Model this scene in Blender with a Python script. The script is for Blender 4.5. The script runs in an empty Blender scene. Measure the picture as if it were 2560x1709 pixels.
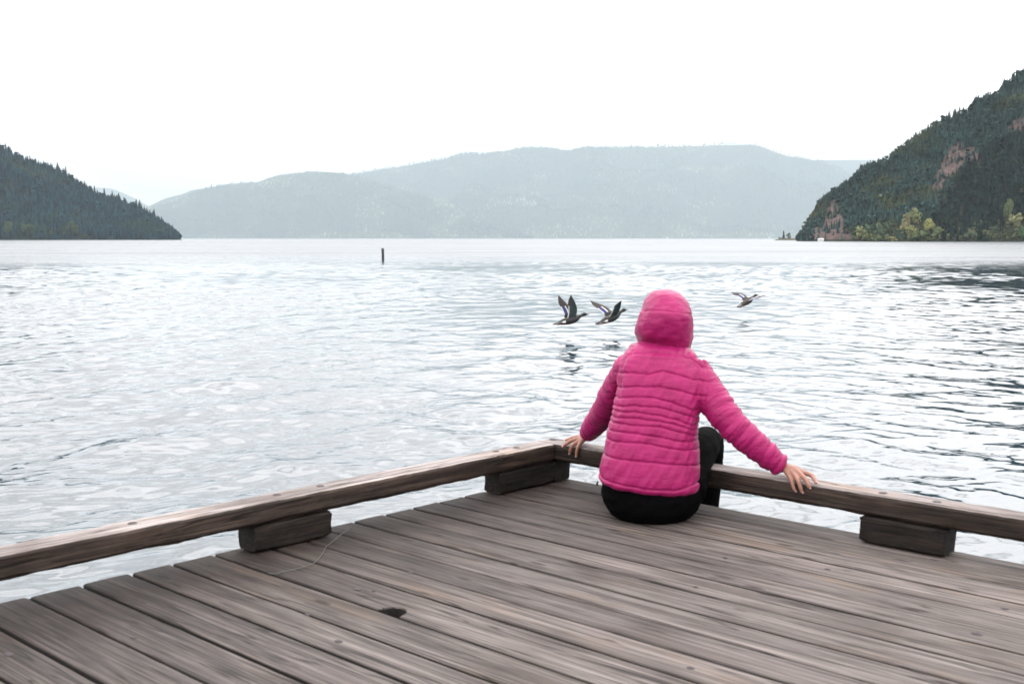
import bpy, bmesh, math, random
import numpy as np
from mathutils import Vector, Matrix, noise

random.seed(7)
RNG = np.random.default_rng(11)
SC = bpy.context.scene
COL = SC.collection
R = math.radians

# ------------------------------------------------------------------ camera
cam_d = bpy.data.cameras.new('camera')
cam = bpy.data.objects.new('camera', cam_d)
COL.objects.link(cam)
cam.location = (0, 0, 1.05)
cam.rotation_euler = (R(90 - 5.19), 0, 0)
cam_d.sensor_width = 36.0
cam_d.lens = 40.02
cam_d.clip_start = 0.05
cam_d.clip_end = 80000
cam_d.dof.use_dof = True
cam_d.dof.focus_distance = 10.0
cam_d.dof.aperture_fstop = 6.4
SC.camera = cam

# ------------------------------------------------------------------ sky, sun, exposure
world = bpy.data.worlds.new("World")
SC.world = world
world.use_nodes = True
SUN_EL, SUN_AZ = R(80), R(18)          # high behind the cloud, a little right of straight ahead


def build_world():
    nt = world.node_tree
    nt.nodes.clear()
    N = nt.nodes.new
    L = nt.links.new
    out = N('ShaderNodeOutputWorld')
    bg = N('ShaderNodeBackground')
    bg.inputs['Strength'].default_value = 0.1
    sky = N('ShaderNodeTexSky')
    sky.sky_type = 'NISHITA'
    sky.sun_disc = False
    sky.sun_elevation = SUN_EL
    sky.sun_rotation = SUN_AZ
    tc = N('ShaderNodeTexCoord')
    sep = N('ShaderNodeSeparateXYZ')
    L(tc.outputs['Generated'], sep.inputs[0])
    ramp = N('ShaderNodeValToRGB')
    ramp.color_ramp.interpolation = 'B_SPLINE'            # cloud layer: brighter overhead than at the horizon
    els = ramp.color_ramp.elements
    pts = [(0.0, 0.198), (0.10, 0.198), (0.20, 0.205), (0.45, 0.262), (0.75, 0.250), (1.0, 0.22)]
    while len(els) < len(pts):
        els.new(0.5)
    for e, (p, v) in zip(els, pts):
        e.position = p
        e.color = (v, v * 0.966, v * 0.956, 1)
    L(sep.outputs['Z'], ramp.inputs[0])
    # slow cloud mottling, stretched along the horizon
    mp = N('ShaderNodeMapping')
    mp.inputs['Scale'].default_value = (1.3, 1.3, 6.5)
    mp.inputs['Location'].default_value = (0.35, 0.1, 0.2)
    L(tc.outputs['Generated'], mp.inputs['Vector'])
    nz = N('ShaderNodeTexNoise')
    nz.inputs['Scale'].default_value = 1.9
    nz.inputs['Detail'].default_value = 5
    nz.inputs['Roughness'].default_value = 0.5
    nz.inputs['Distortion'].default_value = 0.3
    L(mp.outputs[0], nz.inputs['Vector'])
    mr = N('ShaderNodeMapRange')
    mr.inputs['From Min'].default_value = 0.35
    mr.inputs['From Max'].default_value = 0.53
    mr.inputs['To Min'].default_value = 0.56
    mr.inputs['To Max'].default_value = 1.03
    L(nz.outputs['Fac'], mr.inputs['Value'])
    # brighter ahead, where the sun stands behind the cloud
    az = N('ShaderNodeMath'); az.operation = 'MULTIPLY_ADD'
    L(sep.outputs['Y'], az.inputs[0])
    az.inputs[1].default_value = 0.22
    az.inputs[2].default_value = 0.80
    m1 = N('ShaderNodeMath'); m1.operation = 'MULTIPLY'
    L(mr.outputs[0], m1.inputs[0]); L(az.outputs[0], m1.inputs[1])
    mul = N('ShaderNodeVectorMath'); mul.operation = 'SCALE'
    L(ramp.outputs['Color'], mul.inputs[0]); L(m1.outputs[0], mul.inputs['Scale'])
    mul2 = N('ShaderNodeVectorMath'); mul2.operation = 'SCALE'
    L(mul.outputs[0], mul2.inputs[0]); mul2.inputs['Scale'].default_value = 100.0
    mix = N('ShaderNodeMixRGB')
    mix.inputs['Fac'].default_value = 0.95
    L(sky.outputs['Color'], mix.inputs['Color1'])
    L(mul2.outputs[0], mix.inputs['Color2'])
    L(mix.outputs['Color'], bg.inputs['Color'])
    L(bg.outputs[0], out.inputs['Surface'])


build_world()
sun_d = bpy.data.lights.new('sun', 'SUN')
sun_d.energy = 0.5
sun_d.angle = R(90)
sun_d.color = (1.0, 0.96, 0.92)
sun = bpy.data.objects.new('sun', sun_d)
COL.objects.link(sun)
sdir = Vector((math.sin(SUN_AZ) * math.cos(SUN_EL), math.cos(SUN_AZ) * math.cos(SUN_EL), math.sin(SUN_EL)))
sun.rotation_euler = sdir.to_track_quat('Z', 'Y').to_euler()
sun.location = (0, 0, 60)

SC.view_settings.view_transform = 'Standard'
SC.view_settings.look = 'None'
SC.view_settings.exposure = 0.85
SC.view_settings.gamma = 1.0
SC.cycles.max_bounces = 6
SC.cycles.volume_bounces = 3
SC.cycles.caustics_reflective = False
SC.cycles.caustics_refractive = False

# ------------------------------------------------------------------ helpers
WATER_Z = -0.75
H = 1.05                      # eye height over the deck
HOR = 596.0                   # row of the horizon in the photograph, used to turn skyline heights into slopes
FPX = 2858.0


def tag(o, label=None, cat=None, group=None, kind=None):
    if label: o['label'] = label
    if cat: o['category'] = cat
    if group: o['group'] = group
    if kind: o['kind'] = kind
    return o


def link(o, parent=None):
    COL.objects.link(o)
    if parent is not None:
        o.parent = parent
    return o


def empty(name, loc, rz=0.0):
    o = bpy.data.objects.new(name, None)
    o.empty_display_size = 0.2
    o.location = loc
    o.rotation_euler = (0, 0, rz)
    return link(o)


def np_mesh(name, V, faces, mats=None, smooth=False, midx=None, tint=None):
    """V (n,3) array; faces: list of (m,k) index arrays; tint: (n,3) colours stored on the points."""
    me = bpy.data.meshes.new(name)
    V = np.asarray(V, np.float32)
    me.vertices.add(len(V))
    me.vertices.foreach_set('co', V.ravel())
    faces = [np.asarray(f, np.int32) for f in faces if len(f)]
    nl = sum(f.size for f in faces)
    nf = sum(len(f) for f in faces)
    me.loops.add(nl)
    me.polygons.add(nf)
    me.loops.foreach_set('vertex_index', np.concatenate([f.ravel() for f in faces]))
    starts, tot = [], 0
    for f in faces:
        k = f.shape[1]
        starts.append(tot + np.arange(len(f)) * k)
        tot += f.size
    me.polygons.foreach_set('loop_start', np.concatenate(starts).astype(np.int32))
    if midx is not None:
        me.polygons.foreach_set('material_index', np.asarray(midx, np.int32))
    me.polygons.foreach_set('use_smooth', np.full(nf, smooth, bool))
    if tint is not None:
        a = me.attributes.new('tint', 'FLOAT_COLOR', 'POINT')
        c = np.ones((len(V), 4), np.float32)
        c[:, :3] = tint
        a.data.foreach_set('color', c.ravel())
    me.update(calc_edges=True)
    me.validate()
    for m in (mats or []):
        me.materials.append(m)
    return me


class MB:
    """Collects vertices, faces and material slots of one mesh."""

    def __init__(self):
        self.v, self.f, self.m, self.t = [], [], [], []

    def add(self, verts, faces, mi=0, tint=(1, 1, 1)):
        b = len(self.v)
        self.v += [tuple(v) for v in verts]
        self.t += [tint] * len(verts)
        for f in faces:
            self.f.append([b + i for i in f])
            self.m.append(mi)

    def box(self, lo, hi, mi=0, tint=(1, 1, 1)):
        (x0, y0, z0), (x1, y1, z1) = lo, hi
        self.add([(x0, y0, z0), (x1, y0, z0), (x1, y1, z0), (x0, y1, z0), (x0, y0, z1), (x1, y0, z1), (x1, y1, z1), (x0, y1, z1)],
                 [(0, 3, 2, 1), (4, 5, 6, 7), (0, 1, 5, 4), (1, 2, 6, 5), (2, 3, 7, 6), (3, 0, 4, 7)], mi, tint)

    def tube(self, pts, rad, n=10, mi=0, flat=None):
        V, F = tube_geo(pts, rad, n)
        self.add(V, F, mi)

    def build(self, name, mats, parent=None, smooth=False):
        me = bpy.data.meshes.new(name)
        me.from_pydata(self.v, [], self.f)
        for m in (mats if isinstance(mats, (list, tuple)) else [mats]):
            me.materials.append(m)
        me.polygons.foreach_set('material_index', self.m)
        me.polygons.foreach_set('use_smooth', [smooth] * len(self.f))
        a = me.attributes.new('tint', 'FLOAT_COLOR', 'POINT')
        a.data.foreach_set('color', np.array([(*t, 1) for t in self.t], np.float32).ravel())
        me.update()
        return link(bpy.data.objects.new(name, me), parent)


def spline(pts, rad, sub=4):
    """Catmull-Rom refinement of a polyline with radii."""
    P = [Vector(p) for p in pts]
    if sub <= 1 or len(P) < 3:
        return P, list(rad)
    o, r = [], []
    for i in range(len(P) - 1):
        p0, p1, p2, p3 = P[max(i - 1, 0)], P[i], P[i + 1], P[min(i + 2, len(P) - 1)]
        for k in range(sub):
            t = k / sub
            o.append(0.5 * ((2 * p1) + (p2 - p0) * t + (2 * p0 - 5 * p1 + 4 * p2 - p3) * t * t + (3 * p1 - p0 - 3 * p2 + p3) * t ** 3))
            r.append(rad[i] + (rad[i + 1] - rad[i]) * (t * t * (3 - 2 * t)))
    o.append(P[-1]); r.append(rad[-1])
    return o, r


def tube_geo(pts, rad, n=12, sub=1, caps=True, scale=(1, 1), up=None):
    P, r = spline(pts, rad, sub)
    V, F = [], []
    prev = None
    m = len(P)
    for i in range(m):
        t = (P[min(i + 1, m - 1)] - P[max(i - 1, 0)]).normalized()
        if prev is None:
            a = Vector(up) if up else Vector((0, 0, 1))
            if abs(t.dot(a)) > 0.95: a = Vector((1, 0, 0))
            u = (a - t * a.dot(t)).normalized()
        else:
            u = (prev - t * prev.dot(t)).normalized()
        prev = u
        w = t.cross(u)
        for k in range(n):
            g = 2 * math.pi * k / n
            V.append(P[i] + (w * math.cos(g) * scale[0] + u * math.sin(g) * scale[1]) * r[i])
    for i in range(m - 1):
        for k in range(n):
            a, b = i * n + k, i * n + (k + 1) % n
            F.append((a, b, b + n, a + n))
    if caps:   # rounded ends
        for i, s in ((0, -1), (m - 1, 1)):
            t = (P[1] - P[0]).normalized() if i == 0 else (P[-1] - P[-2]).normalized()
            c = len(V)
            V.append(P[i] + t * s * r[i] * 0.55)
            for k in range(n):
                a, b = i * n + k, i * n + (k + 1) % n
                F.append((b, a, c) if i == 0 else (a, b, c))
    return V, F


def ring_geo(rings, n=40, ex=2.3):
    """Closed loft through rings (centre, half width x, half depth y, tilt_x, tilt_y)."""
    V, F = [], []
    for (c, hx, hy, *tl) in rings:
        tx, ty = (tl + [0, 0])[:2]
        for k in range(n):
            g = 2 * math.pi * k / n
            cx, sy = math.cos(g), math.sin(g)
            x = hx * math.copysign(abs(cx) ** (2 / ex), cx)
            y = hy * math.copysign(abs(sy) ** (2 / ex), sy)
            V.append((c[0] + x, c[1] + y, c[2] + tx * x + ty * y))
    m = len(rings)
    for i in range(m - 1):
        for k in range(n):
            a, b = i * n + k, i * n + (k + 1) % n
            F.append((a, b, b + n, a + n))
    V.append(rings[0][0]); F += [((k + 1) % n, k, len(V) - 1) for k in range(n)]
    V.append(rings[-1][0]); b0 = (m - 1) * n
    F += [(b0 + k, b0 + (k + 1) % n, len(V) - 1) for k in range(n)]
    return V, F


def remeshed(geos, voxel, smooth=3, fac=0.5):
    """Union of closed shapes as one continuous surface; returns a mesh."""
    V, F = [], []
    for v, f in geos:
        b = len(V)
        V += [tuple(p) for p in v]
        F += [[b + i for i in q] for q in f]
    me = bpy.data.meshes.new('tmp')
    me.from_pydata(V, [], F)
    o = link(bpy.data.objects.new('tmp', me))
    m = o.modifiers.new('r', 'REMESH'); m.mode = 'VOXEL'; m.voxel_size = voxel
    if smooth:
        s = o.modifiers.new('s', 'SMOOTH'); s.factor = fac; s.iterations = smooth
    dg = bpy.context.evaluated_depsgraph_get()
    res = bpy.data.meshes.new_from_object(o.evaluated_get(dg))
    bpy.data.objects.remove(o)
    bpy.data.meshes.remove(me)
    return res


def coords(me):
    a = np.empty(len(me.vertices) * 3, np.float32)
    me.vertices.foreach_get('co', a)
    return a.reshape(-1, 3)


def normals(me):
    a = np.empty(len(me.vertices) * 3, np.float32)
    me.vertices.foreach_get('normal', a)
    return a.reshape(-1, 3)


def set_coords(me, V):
    me.vertices.foreach_set('co', np.asarray(V, np.float32).ravel())
    me.update()


def shade(me):
    me.polygons.foreach_set('use_smooth', np.ones(len(me.polygons), bool))


# ------------------------------------------------------------------ material helpers
def new_mat(name):
    m = bpy.data.materials.new(name)
    m.use_nodes = True
    nt = m.node_tree
    b = nt.nodes['Principled BSDF']
    return m, nt, b


def node(nt, t, **kw):
    n = nt.nodes.new(t)
    for k, v in kw.items():
        if k in n.inputs: n.inputs[k].default_value = v
        else: setattr(n, k, v)
    return n


def ramp(nt, fac, stops):
    n = nt.nodes.new('ShaderNodeValToRGB')
    e = n.color_ramp.elements
    while len(e) < len(stops): e.new(0.5)
    for q, (p, c) in zip(e, stops):
        q.position = p
        q.color = (*c, 1) if len(c) == 3 else c
    nt.links.new(fac, n.inputs[0])
    return n.outputs['Color']


def mixc(nt, fac, a, b, mode='MIX'):
    n = nt.nodes.new('ShaderNodeMixRGB')
    n.blend_type = mode
    for s, v in (('Fac', fac), ('Color1', a), ('Color2', b)):
        if hasattr(v, 'is_linked') or hasattr(v, 'links'): nt.links.new(v, n.inputs[s])
        else: n.inputs[s].default_value = v if s == 'Fac' else (*v, 1)
    return n.outputs[0]


def coord(nt, scale=(1, 1, 1), loc=None, out='Object'):
    tc = nt.nodes.new('ShaderNodeTexCoord')
    mp = nt.nodes.new('ShaderNodeMapping')
    mp.inputs['Scale'].default_value = scale
    v = tc.outputs[out]
    if loc is not None:
        ad = nt.nodes.new('ShaderNodeVectorMath'); ad.operation = 'ADD'
        nt.links.new(v, ad.inputs[0]); nt.links.new(loc, ad.inputs[1])
        v = ad.outputs[0]
    nt.links.new(v, mp.inputs['Vector'])
    return mp.outputs[0]


def noise_tex(nt, vec, scale, detail=4, rough=0.55, dist=0.0):
    n = node(nt, 'ShaderNodeTexNoise', Scale=scale, Detail=detail, Roughness=rough, Distortion=dist)
    nt.links.new(vec, n.inputs['Vector'])
    return n.outputs['Fac']


def bump(nt, b, h, strength=0.3, dist=0.01, prev=None):
    n = node(nt, 'ShaderNodeBump', Strength=strength, Distance=dist)
    nt.links.new(h, n.inputs['Height'])
    if prev is not None: nt.links.new(prev, n.inputs['Normal'])
    nt.links.new(n.outputs[0], b.inputs['Normal'])
    return n.outputs[0]


def mat_plain(name, c, rough=0.6, var=0.25, scale=40, bumpd=0.0, sheen=0):
    m, nt, b = new_mat(name)
    f = noise_tex(nt, coord(nt), scale, 4)
    col = ramp(nt, f, [(0.3, [x * (1 - var) for x in c]), (0.7, [min(x * (1 + var), 1) for x in c])])
    nt.links.new(col, b.inputs['Base Color'])
    b.inputs['Roughness'].default_value = rough
    if bumpd: bump(nt, b, f, 0.5, bumpd)
    if sheen: b.inputs['Sheen Weight'].default_value = sheen
    return m


def mat_wood(name, light, mid, dark, grain=(2.2, 60, 60), rough=0.75, stain=None, knots=0.0, bumpd=0.0015):
    """Weathered timber; grain runs along the object's x axis. Each plank shifts the pattern by its tint."""
    m, nt, b = new_mat(name)
    at = node(nt, 'ShaderNodeAttribute', attribute_name='tint')
    sc = nt.nodes.new('ShaderNodeVectorMath'); sc.operation = 'SCALE'
    sc.inputs['Scale'].default_value = 37.0
    nt.links.new(at.outputs['Vector'], sc.inputs[0])
    v1 = coord(nt, grain, sc.outputs[0])
    v2 = coord(nt, (grain[0] * 0.4, grain[1] * 2.6, grain[2] * 2.6), sc.outputs[0])
    v3 = coord(nt, (1.3, 5, 5), sc.outputs[0])
    f1 = noise_tex(nt, v1, 1.0, 5, 0.6, 0.8)
    f2 = noise_tex(nt, v2, 1.0, 3, 0.6, 0.2)
    f3 = noise_tex(nt, v3, 1.6, 4, 0.6)
    c = ramp(nt, f1, [(0.22, dark), (0.48, mid), (0.75, light)])
    c2 = ramp(nt, f2, [(0.32, (0.30, 0.28, 0.27)), (0.45, (0.86, 0.86, 0.86)), (0.68, (1.22, 1.2, 1.18))])
    c = mixc(nt, 1.0, c, c2, 'MULTIPLY')
    c3 = ramp(nt, f3, [(0.3, (0.50, 0.46, 0.44)), (0.5, (1, 1, 1)), (0.7, (1.22, 1.19, 1.21))])
    c = mixc(nt, 0.9, c, c3, 'MULTIPLY')
    # drying checks along the grain
    v5 = coord(nt, (0.9, 26, 26), sc.outputs[0])
    f5 = noise_tex(nt, v5, 1.0, 2, 0.5, 0.5)
    c = mixc(nt, 1.0, c, ramp(nt, f5, [(0.478, (1, 1, 1)), (0.494, (0.30, 0.28, 0.27)), (0.506, (0.30, 0.28, 0.27)), (0.522, (1, 1, 1))]), 'MULTIPLY')
    # warm ochre patches where the grey skin has worn off
    v4 = coord(nt, (2.0, 7, 7), sc.outputs[0])
    f4 = noise_tex(nt, v4, 1.1, 4, 0.6)
    wm = ramp(nt, f4, [(0.55, (0, 0, 0)), (0.72, (0.55, 0.55, 0.55))])
    c = mixc(nt, wm, c, mixc(nt, 1.0, c, (1.12, 0.92, 0.70), 'MULTIPLY'))
    if knots:
        vo = node(nt, 'ShaderNodeTexVoronoi', Scale=1.0)
        nt.links.new(coord(nt, (2.3, 8.5, 0.01), sc.outputs[0]), vo.inputs['Vector'])
        k = ramp(nt, vo.outputs['Distance'], [(0.055, (0.25, 0.2, 0.2)), (0.085, (0.65, 0.6, 0.6)), (0.10, (1, 1, 1))])
        c = mixc(nt, knots, c, k, 'MULTIPLY')
    # per plank tone
    sx = nt.nodes.new('ShaderNodeSeparateXYZ'); nt.links.new(at.outputs['Vector'], sx.inputs[0])
    tr = ramp(nt, sx.outputs['X'], [(0.0, (0.78, 0.74, 0.74)), (0.5, (1, 0.98, 0.97)), (1.0, (1.18, 1.14, 1.12))])
    c = mixc(nt, 1.0, c, tr, 'MULTIPLY')
    if stain:   # damp, algae-darkened plank ends along the edge of the dock
        tc = nt.nodes.new('ShaderNodeTexCoord')
        s2 = nt.nodes.new('ShaderNodeSeparateXYZ'); nt.links.new(tc.outputs['Object'], s2.inputs[0])
        fn = noise_tex(nt, coord(nt, (3.0, 9, 9), sc.outputs[0]), 1.7, 5, 0.65)
        a = nt.nodes.new('ShaderNodeMath'); a.operation = 'MULTIPLY_ADD'
        nt.links.new(fn, a.inputs[0]); a.inputs[1].default_value = -1.15
        nt.links.new(s2.outputs['X'], a.inputs[2])
        mr = ramp(nt, a.outputs[0], [(0.0, (0, 0, 0)), (0.001, (0, 0, 0)), (1, (1, 1, 1))])
        mm = node(nt, 'ShaderNodeMapRange')
        mm.inputs['From Min'].default_value = -0.55; mm.inputs['From Max'].default_value = stain
        mm.inputs['To Min'].default_value = 1.0; mm.inputs['To Max'].default_value = 0.0
        nt.links.new(a.outputs[0], mm.inputs['Value'])
        c = mixc(nt, mm.outputs[0], c, mixc(nt, 1.0, c, (0.42, 0.36, 0.33), 'MULTIPLY'))
        # planks worn paler by feet away from the edge
        fw = noise_tex(nt, coord(nt, (1.2, 2.2, 2)), 0.9, 3, 0.5)
        wa = nt.nodes.new('ShaderNodeMath'); wa.operation = 'MULTIPLY_ADD'
        nt.links.new(fw, wa.inputs[0]); wa.inputs[1].default_value = 1.6; nt.links.new(s2.outputs['X'], wa.inputs[2])
        wr = node(nt, 'ShaderNodeMapRange')
        wr.inputs['From Min'].default_value = 0.7; wr.inputs['From Max'].default_value = 2.9
        nt.links.new(wa.outputs[0], wr.inputs['Value'])
        c = mixc(nt, 1.0, c, ramp(nt, wr.outputs[0], [(0, (0.66, 0.63, 0.62)), (1, (1.42, 1.40, 1.40))]), 'MULTIPLY')
    nt.links.new(c, b.inputs['Base Color'])
    b.inputs['Roughness'].default_value = rough
    b.inputs['Specular IOR Level'].default_value = 0.3
    ad = nt.nodes.new('ShaderNodeMath'); ad.operation = 'MULTIPLY_ADD'
    nt.links.new(f2, ad.inputs[0]); ad.inputs[1].default_value = 0.6; nt.links.new(f1, ad.inputs[2])
    bump(nt, b, ad.outputs[0], 0.55, bumpd)
    return m


def mat_tint(name, rough=0.9, mul=1.0):
    m, nt, b = new_mat(name)
    at = node(nt, 'ShaderNodeAttribute', attribute_name='tint')
    c = mixc(nt, 1.0, at.outputs['Color'], (mul, mul, mul), 'MULTIPLY')
    nt.links.new(c, b.inputs['Base Color'])
    b.inputs['Roughness'].default_value = rough
    b.inputs['Specular IOR Level'].default_value = 0.15
    return m


M_FOREST = mat_tint('foliage', 0.9, 0.85)
M_DECK = mat_wood('deck_planks', (0.1698, 0.1581, 0.1501), (0.0869, 0.0780, 0.0741), (0.0198, 0.0167, 0.0158), stain=0.30, knots=0.9)
M_RAILTOP = mat_wood('weathered_lit_rail_top', (0.4456, 0.4084, 0.3960), (0.2599, 0.2352, 0.2288), (0.0867, 0.0743, 0.0718), grain=(2.5, 50, 50))  # weathered top, paler still with the overhead sky light put into the colour
M_RAILSIDE = mat_wood('dark_shaded_rail_side', (0.0870, 0.0643, 0.0519), (0.0291, 0.0207, 0.0167), (0.0063, 0.0053, 0.0041), grain=(2.5, 50, 50))  # dark wood, with the shade on the backlit faces put into the colour
M_BLOCK = mat_wood('dark_block', (0.0330, 0.0228, 0.0165), (0.0109, 0.0077, 0.0056), (0.0027, 0.0018, 0.0018), grain=(4, 60, 60), bumpd=0.004)
M_JOIST = mat_wood('joist_wood', (0.06, 0.045, 0.04), (0.035, 0.028, 0.024), (0.015, 0.012, 0.01))
M_GAP = mat_plain('shaded_plank_edge', (0.012, 0.010, 0.009), 0.95, 0.4, 30)  # near-black plank sides, shade of the gaps and hole painted in
M_IRON = mat_plain('rusty_iron', (0.035, 0.026, 0.030), 0.7, 0.4, 60)

# ------------------------------------------------------------------ the lake
def build_water():
    # polar grid: dense ahead where the camera looks, coarse elsewhere
    th = np.concatenate([np.linspace(-180, -44, 60, endpoint=False), np.linspace(-44, 44, 900, endpoint=False), np.linspace(44, 180, 60, endpoint=False)])
    th = np.radians(th)
    r = np.concatenate([[0.3, 0.8, 1.3, 1.8, 2.2], np.geomspace(2.5, 4.9, 150, endpoint=False), np.geomspace(4.9, 130, 1350), np.geomspace(131, 20500, 120)])
    TH, RR = np.meshgrid(th, r)
    X = (RR * np.sin(TH)).ravel(); Y = (RR * np.cos(TH)).ravel()
    spacing = np.gradient(r)
    SP = np.repeat(spacing, len(th))
    Z = np.zeros_like(X)
    rng = np.random.default_rng(5)
    nw = 84
    for i in range(nw):
        lam = 0.13 * (2.2 / 0.13) ** rng.random()
        grp = rng.choice(3, p=[0.38, 0.38, 0.24])      # two crossing wind-wave trains and a little head-on chop
        ang = R((150, 36, 98)[grp]) + rng.normal(0, (0.30, 0.30, 0.45)[grp])
        k = 2 * math.pi / lam
        slope = 0.0215 * (0.6 + 0.8 * rng.random()) * (lam / 0.5) ** (-0.30 if lam > 0.5 else 0.45)
        amp = slope / k
        ph = rng.random() * 6.283
        att = np.clip((lam / SP - 2.6) / 3.0, 0, 1)
        if grp == 0: att = att * np.clip(0.55 - X / 14, 0.15, 1)
        if grp == 1: att = att * np.clip(0.45 + X / 14, 0.15, 1)
        arg = k * (X * math.cos(ang) + Y * math.sin(ang)) + ph
        # gusts: patches of stronger and weaker ripples
        Z += att * amp * (np.sin(arg) + 0.18 * np.sin(2 * arg + 0.7))
    gust = 1.0 + 0.45 * np.sin(X * 0.21 + 1.3 + 0.9 * np.sin(Y * 0.11)) * np.sin(Y * 0.16 + 0.4 * X * 0.1)
    rr = RR.ravel()
    # the ripple fades into the calm sheet further out
    calm = 1 - np.clip((rr - 70) / 60, 0, 1) * 0.8
    Z = Z * gust * calm
    V = np.column_stack([X, Y, Z])
    nt_, nr = len(th), len(r)
    i = np.arange(nr - 1)[:, None] * nt_
    j = np.arange(nt_)[None, :]
    jn = (j + 1) % nt_
    F = np.stack([i + j, i + nt_ + j, i + nt_ + jn, i + jn], -1).reshape(-1, 4)[:, ::-1]
    far = np.clip((rr - 62) / 60, 0, 1)
    tint = np.column_stack([far, far, far])
    cap = np.arange(nt_)
    V = np.vstack([V, [[0, 0, 0]]])
    tint = np.vstack([tint, [[0, 0, 0]]])
    F3 = np.column_stack([cap, (cap + 1) % nt_, np.full(nt_, len(V) - 1)])[:, ::-1]

    m, nt, b = new_mat('lake_water')
    b.inputs['Base Color'].default_value = (0.010, 0.028, 0.042, 1)
    b.inputs['IOR'].default_value = 2.1
    at = node(nt, 'ShaderNodeAttribute', attribute_name='tint')
    mr = node(nt, 'ShaderNodeMapRange')
    mr.inputs['To Min'].default_value = 0.05; mr.inputs['To Max'].default_value = 0.42
    nt.links.new(at.outputs['Fac'], mr.inputs['Value'])
    wn = noise_tex(nt, coord(nt, (0.006, 0.05, 1)), 1.0, 4, 0.6, 0.5)
    ws = node(nt, 'ShaderNodeMapRange')
    ws.inputs['From Min'].default_value = 0.35; ws.inputs['From Max'].default_value = 0.65
    ws.inputs['To Min'].default_value = 0.6; ws.inputs['To Max'].default_value = 1.0
    nt.links.new(wn, ws.inputs['Value'])
    wm = nt.nodes.new('ShaderNodeMath'); wm.operation = 'MULTIPLY'
    nt.links.new(mr.outputs[0], wm.inputs[0]); nt.links.new(ws.outputs[0], wm.inputs[1])
    nt.links.new(wm.outputs[0], b.inputs['Roughness'])
    v = coord(nt, (1.0, 2.0, 1.0))
    f1 = noise_tex(nt, v, 5.0, 3, 0.5, 0.4)
    v2 = coord(nt, (0.7, 1.6, 1.0))
    f2 = noise_tex(nt, v2, 1.3, 3, 0.5, 0.3)
    ad = nt.nodes.new('ShaderNodeMath'); ad.operation = 'MULTIPLY_ADD'
    nt.links.new(f2, ad.inputs[0]); ad.inputs[1].default_value = 2.2; nt.links.new(f1, ad.inputs[2])
    bump(nt, b, ad.outputs[0], 0.22, 0.008)
    me = np_mesh('water', V, [F, F3], [m], True, tint=tint)
    o = link(bpy.data.objects.new('water', me))
    o.location = (0, 0, WATER_Z)
    tag(o, 'pale rippled lake water reflecting the overcast sky', 'water', kind='structure')


build_water()

# ------------------------------------------------------------------ hills and woods
def fbm(x, y, seed, octs=4, per=1.0):
    """cheap vectorised value noise"""
    rng = np.random.default_rng(seed)
    tab = rng.random((256, 256))
    out = np.zeros_like(x, float); amp = 1.0; tot = 0
    for o in range(octs):
        xs = x / per * 2 ** o + 17.3 * o; ys = y / per * 2 ** o + 5.1 * o
        xi = np.floor(xs).astype(int); yi = np.floor(ys).astype(int)
        fx = xs - xi; fy = ys - yi
        fx = fx * fx * (3 - 2 * fx); fy = fy * fy * (3 - 2 * fy)
        g = lambda a, c: tab[a % 256, c % 256]
        out += amp * ((g(xi, yi) * (1 - fx) + g(xi + 1, yi) * fx) * (1 - fy) + (g(xi, yi + 1) * (1 - fx) + g(xi + 1, yi + 1) * fx) * fy)
        tot += amp; amp *= 0.5
    return out / tot


class Hill:
    """Slope rising from a shore line to a ridge. px: bearing as a column of the photograph (2560 wide)."""

    def __init__(s, sky, shore, depth, tree, rough, seed, lowcut=0.0, profile=1.0):
        s.px = np.array([p[0] for p in sky], float)
        s.py = np.array([p[1] for p in sky], float)
        s.shore, s.depth, s.tree, s.rough, s.seed, s.profile = shore, depth, tree, rough, seed, profile

    def at(s, px, v):
        px = np.asarray(px, float); v = np.asarray(v, float)
        sh = s.shore(px) if callable(s.shore) else s.shore
        Hr = (HOR - np.interp(px, s.px, s.py)) / FPX      # slope of the skyline
        Yr = sh + s.depth
        zr = Hr * Yr + H - 0.78 * s.tree - WATER_Z
        zr = np.maximum(zr, 0.0)
        vv = np.clip(v, 0, 1)
        base = zr * vv ** s.profile
        n = fbm(px * sh / FPX, v * s.depth, s.seed, 4, s.depth * 0.30) - 0.5
        env = np.minimum(vv * 4, 1) * np.clip((1 - vv) * 5, 0, 1)
        z = base + n * s.rough * env * np.minimum(zr / (0.3 * s.depth), 1)
        z = np.where(v > 1, zr * np.maximum(1 - 1.1 * (v - 1) / 0.5, -0.05), z)
        w = (fbm(px * sh / FPX, v * 0, s.seed + 3, 3, s.depth * 0.5) - 0.5) * s.depth * 0.25
        Y = sh + v * s.depth + w * (1 - np.clip(v, 0, 1))
        X = (px - 1280) / FPX * Y
        return X, Y, z + WATER_Z - 0.05

    def terrain(s, name, mat, nu=220, nv=44, label=None, rocks=()):
        u = np.linspace(s.px[0], s.px[-1], nu)
        v = np.linspace(-0.03, 1.5, nv)
        U, Vv = np.meshgrid(u, v)
        X, Y, Z = s.at(U.ravel(), Vv.ravel())
        Z = np.where(Vv.ravel() < 0, WATER_Z - 1.0, Z)
        i = np.arange(nv - 1)[:, None] * nu; j = np.arange(nu - 1)[None, :]
        F = np.stack([i + j, i + j + 1, i + nu + j + 1, i + nu + j], -1).reshape(-1, 4)
        rk = np.zeros(len(X))
        cx, cy = row(X, Y, Z + 1.0)
        for q in rocks:
            rk = np.maximum(rk, in_poly(cx, cy, q).astype(float))
        me = np_mesh(name, np.column_stack([X, Y, Z]), [F], [mat], True, tint=np.column_stack([rk, rk, rk]))
        o = link(bpy.data.objects.new(name, me))
        tag(o, label, 'hill', kind='structure')
        return o


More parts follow.
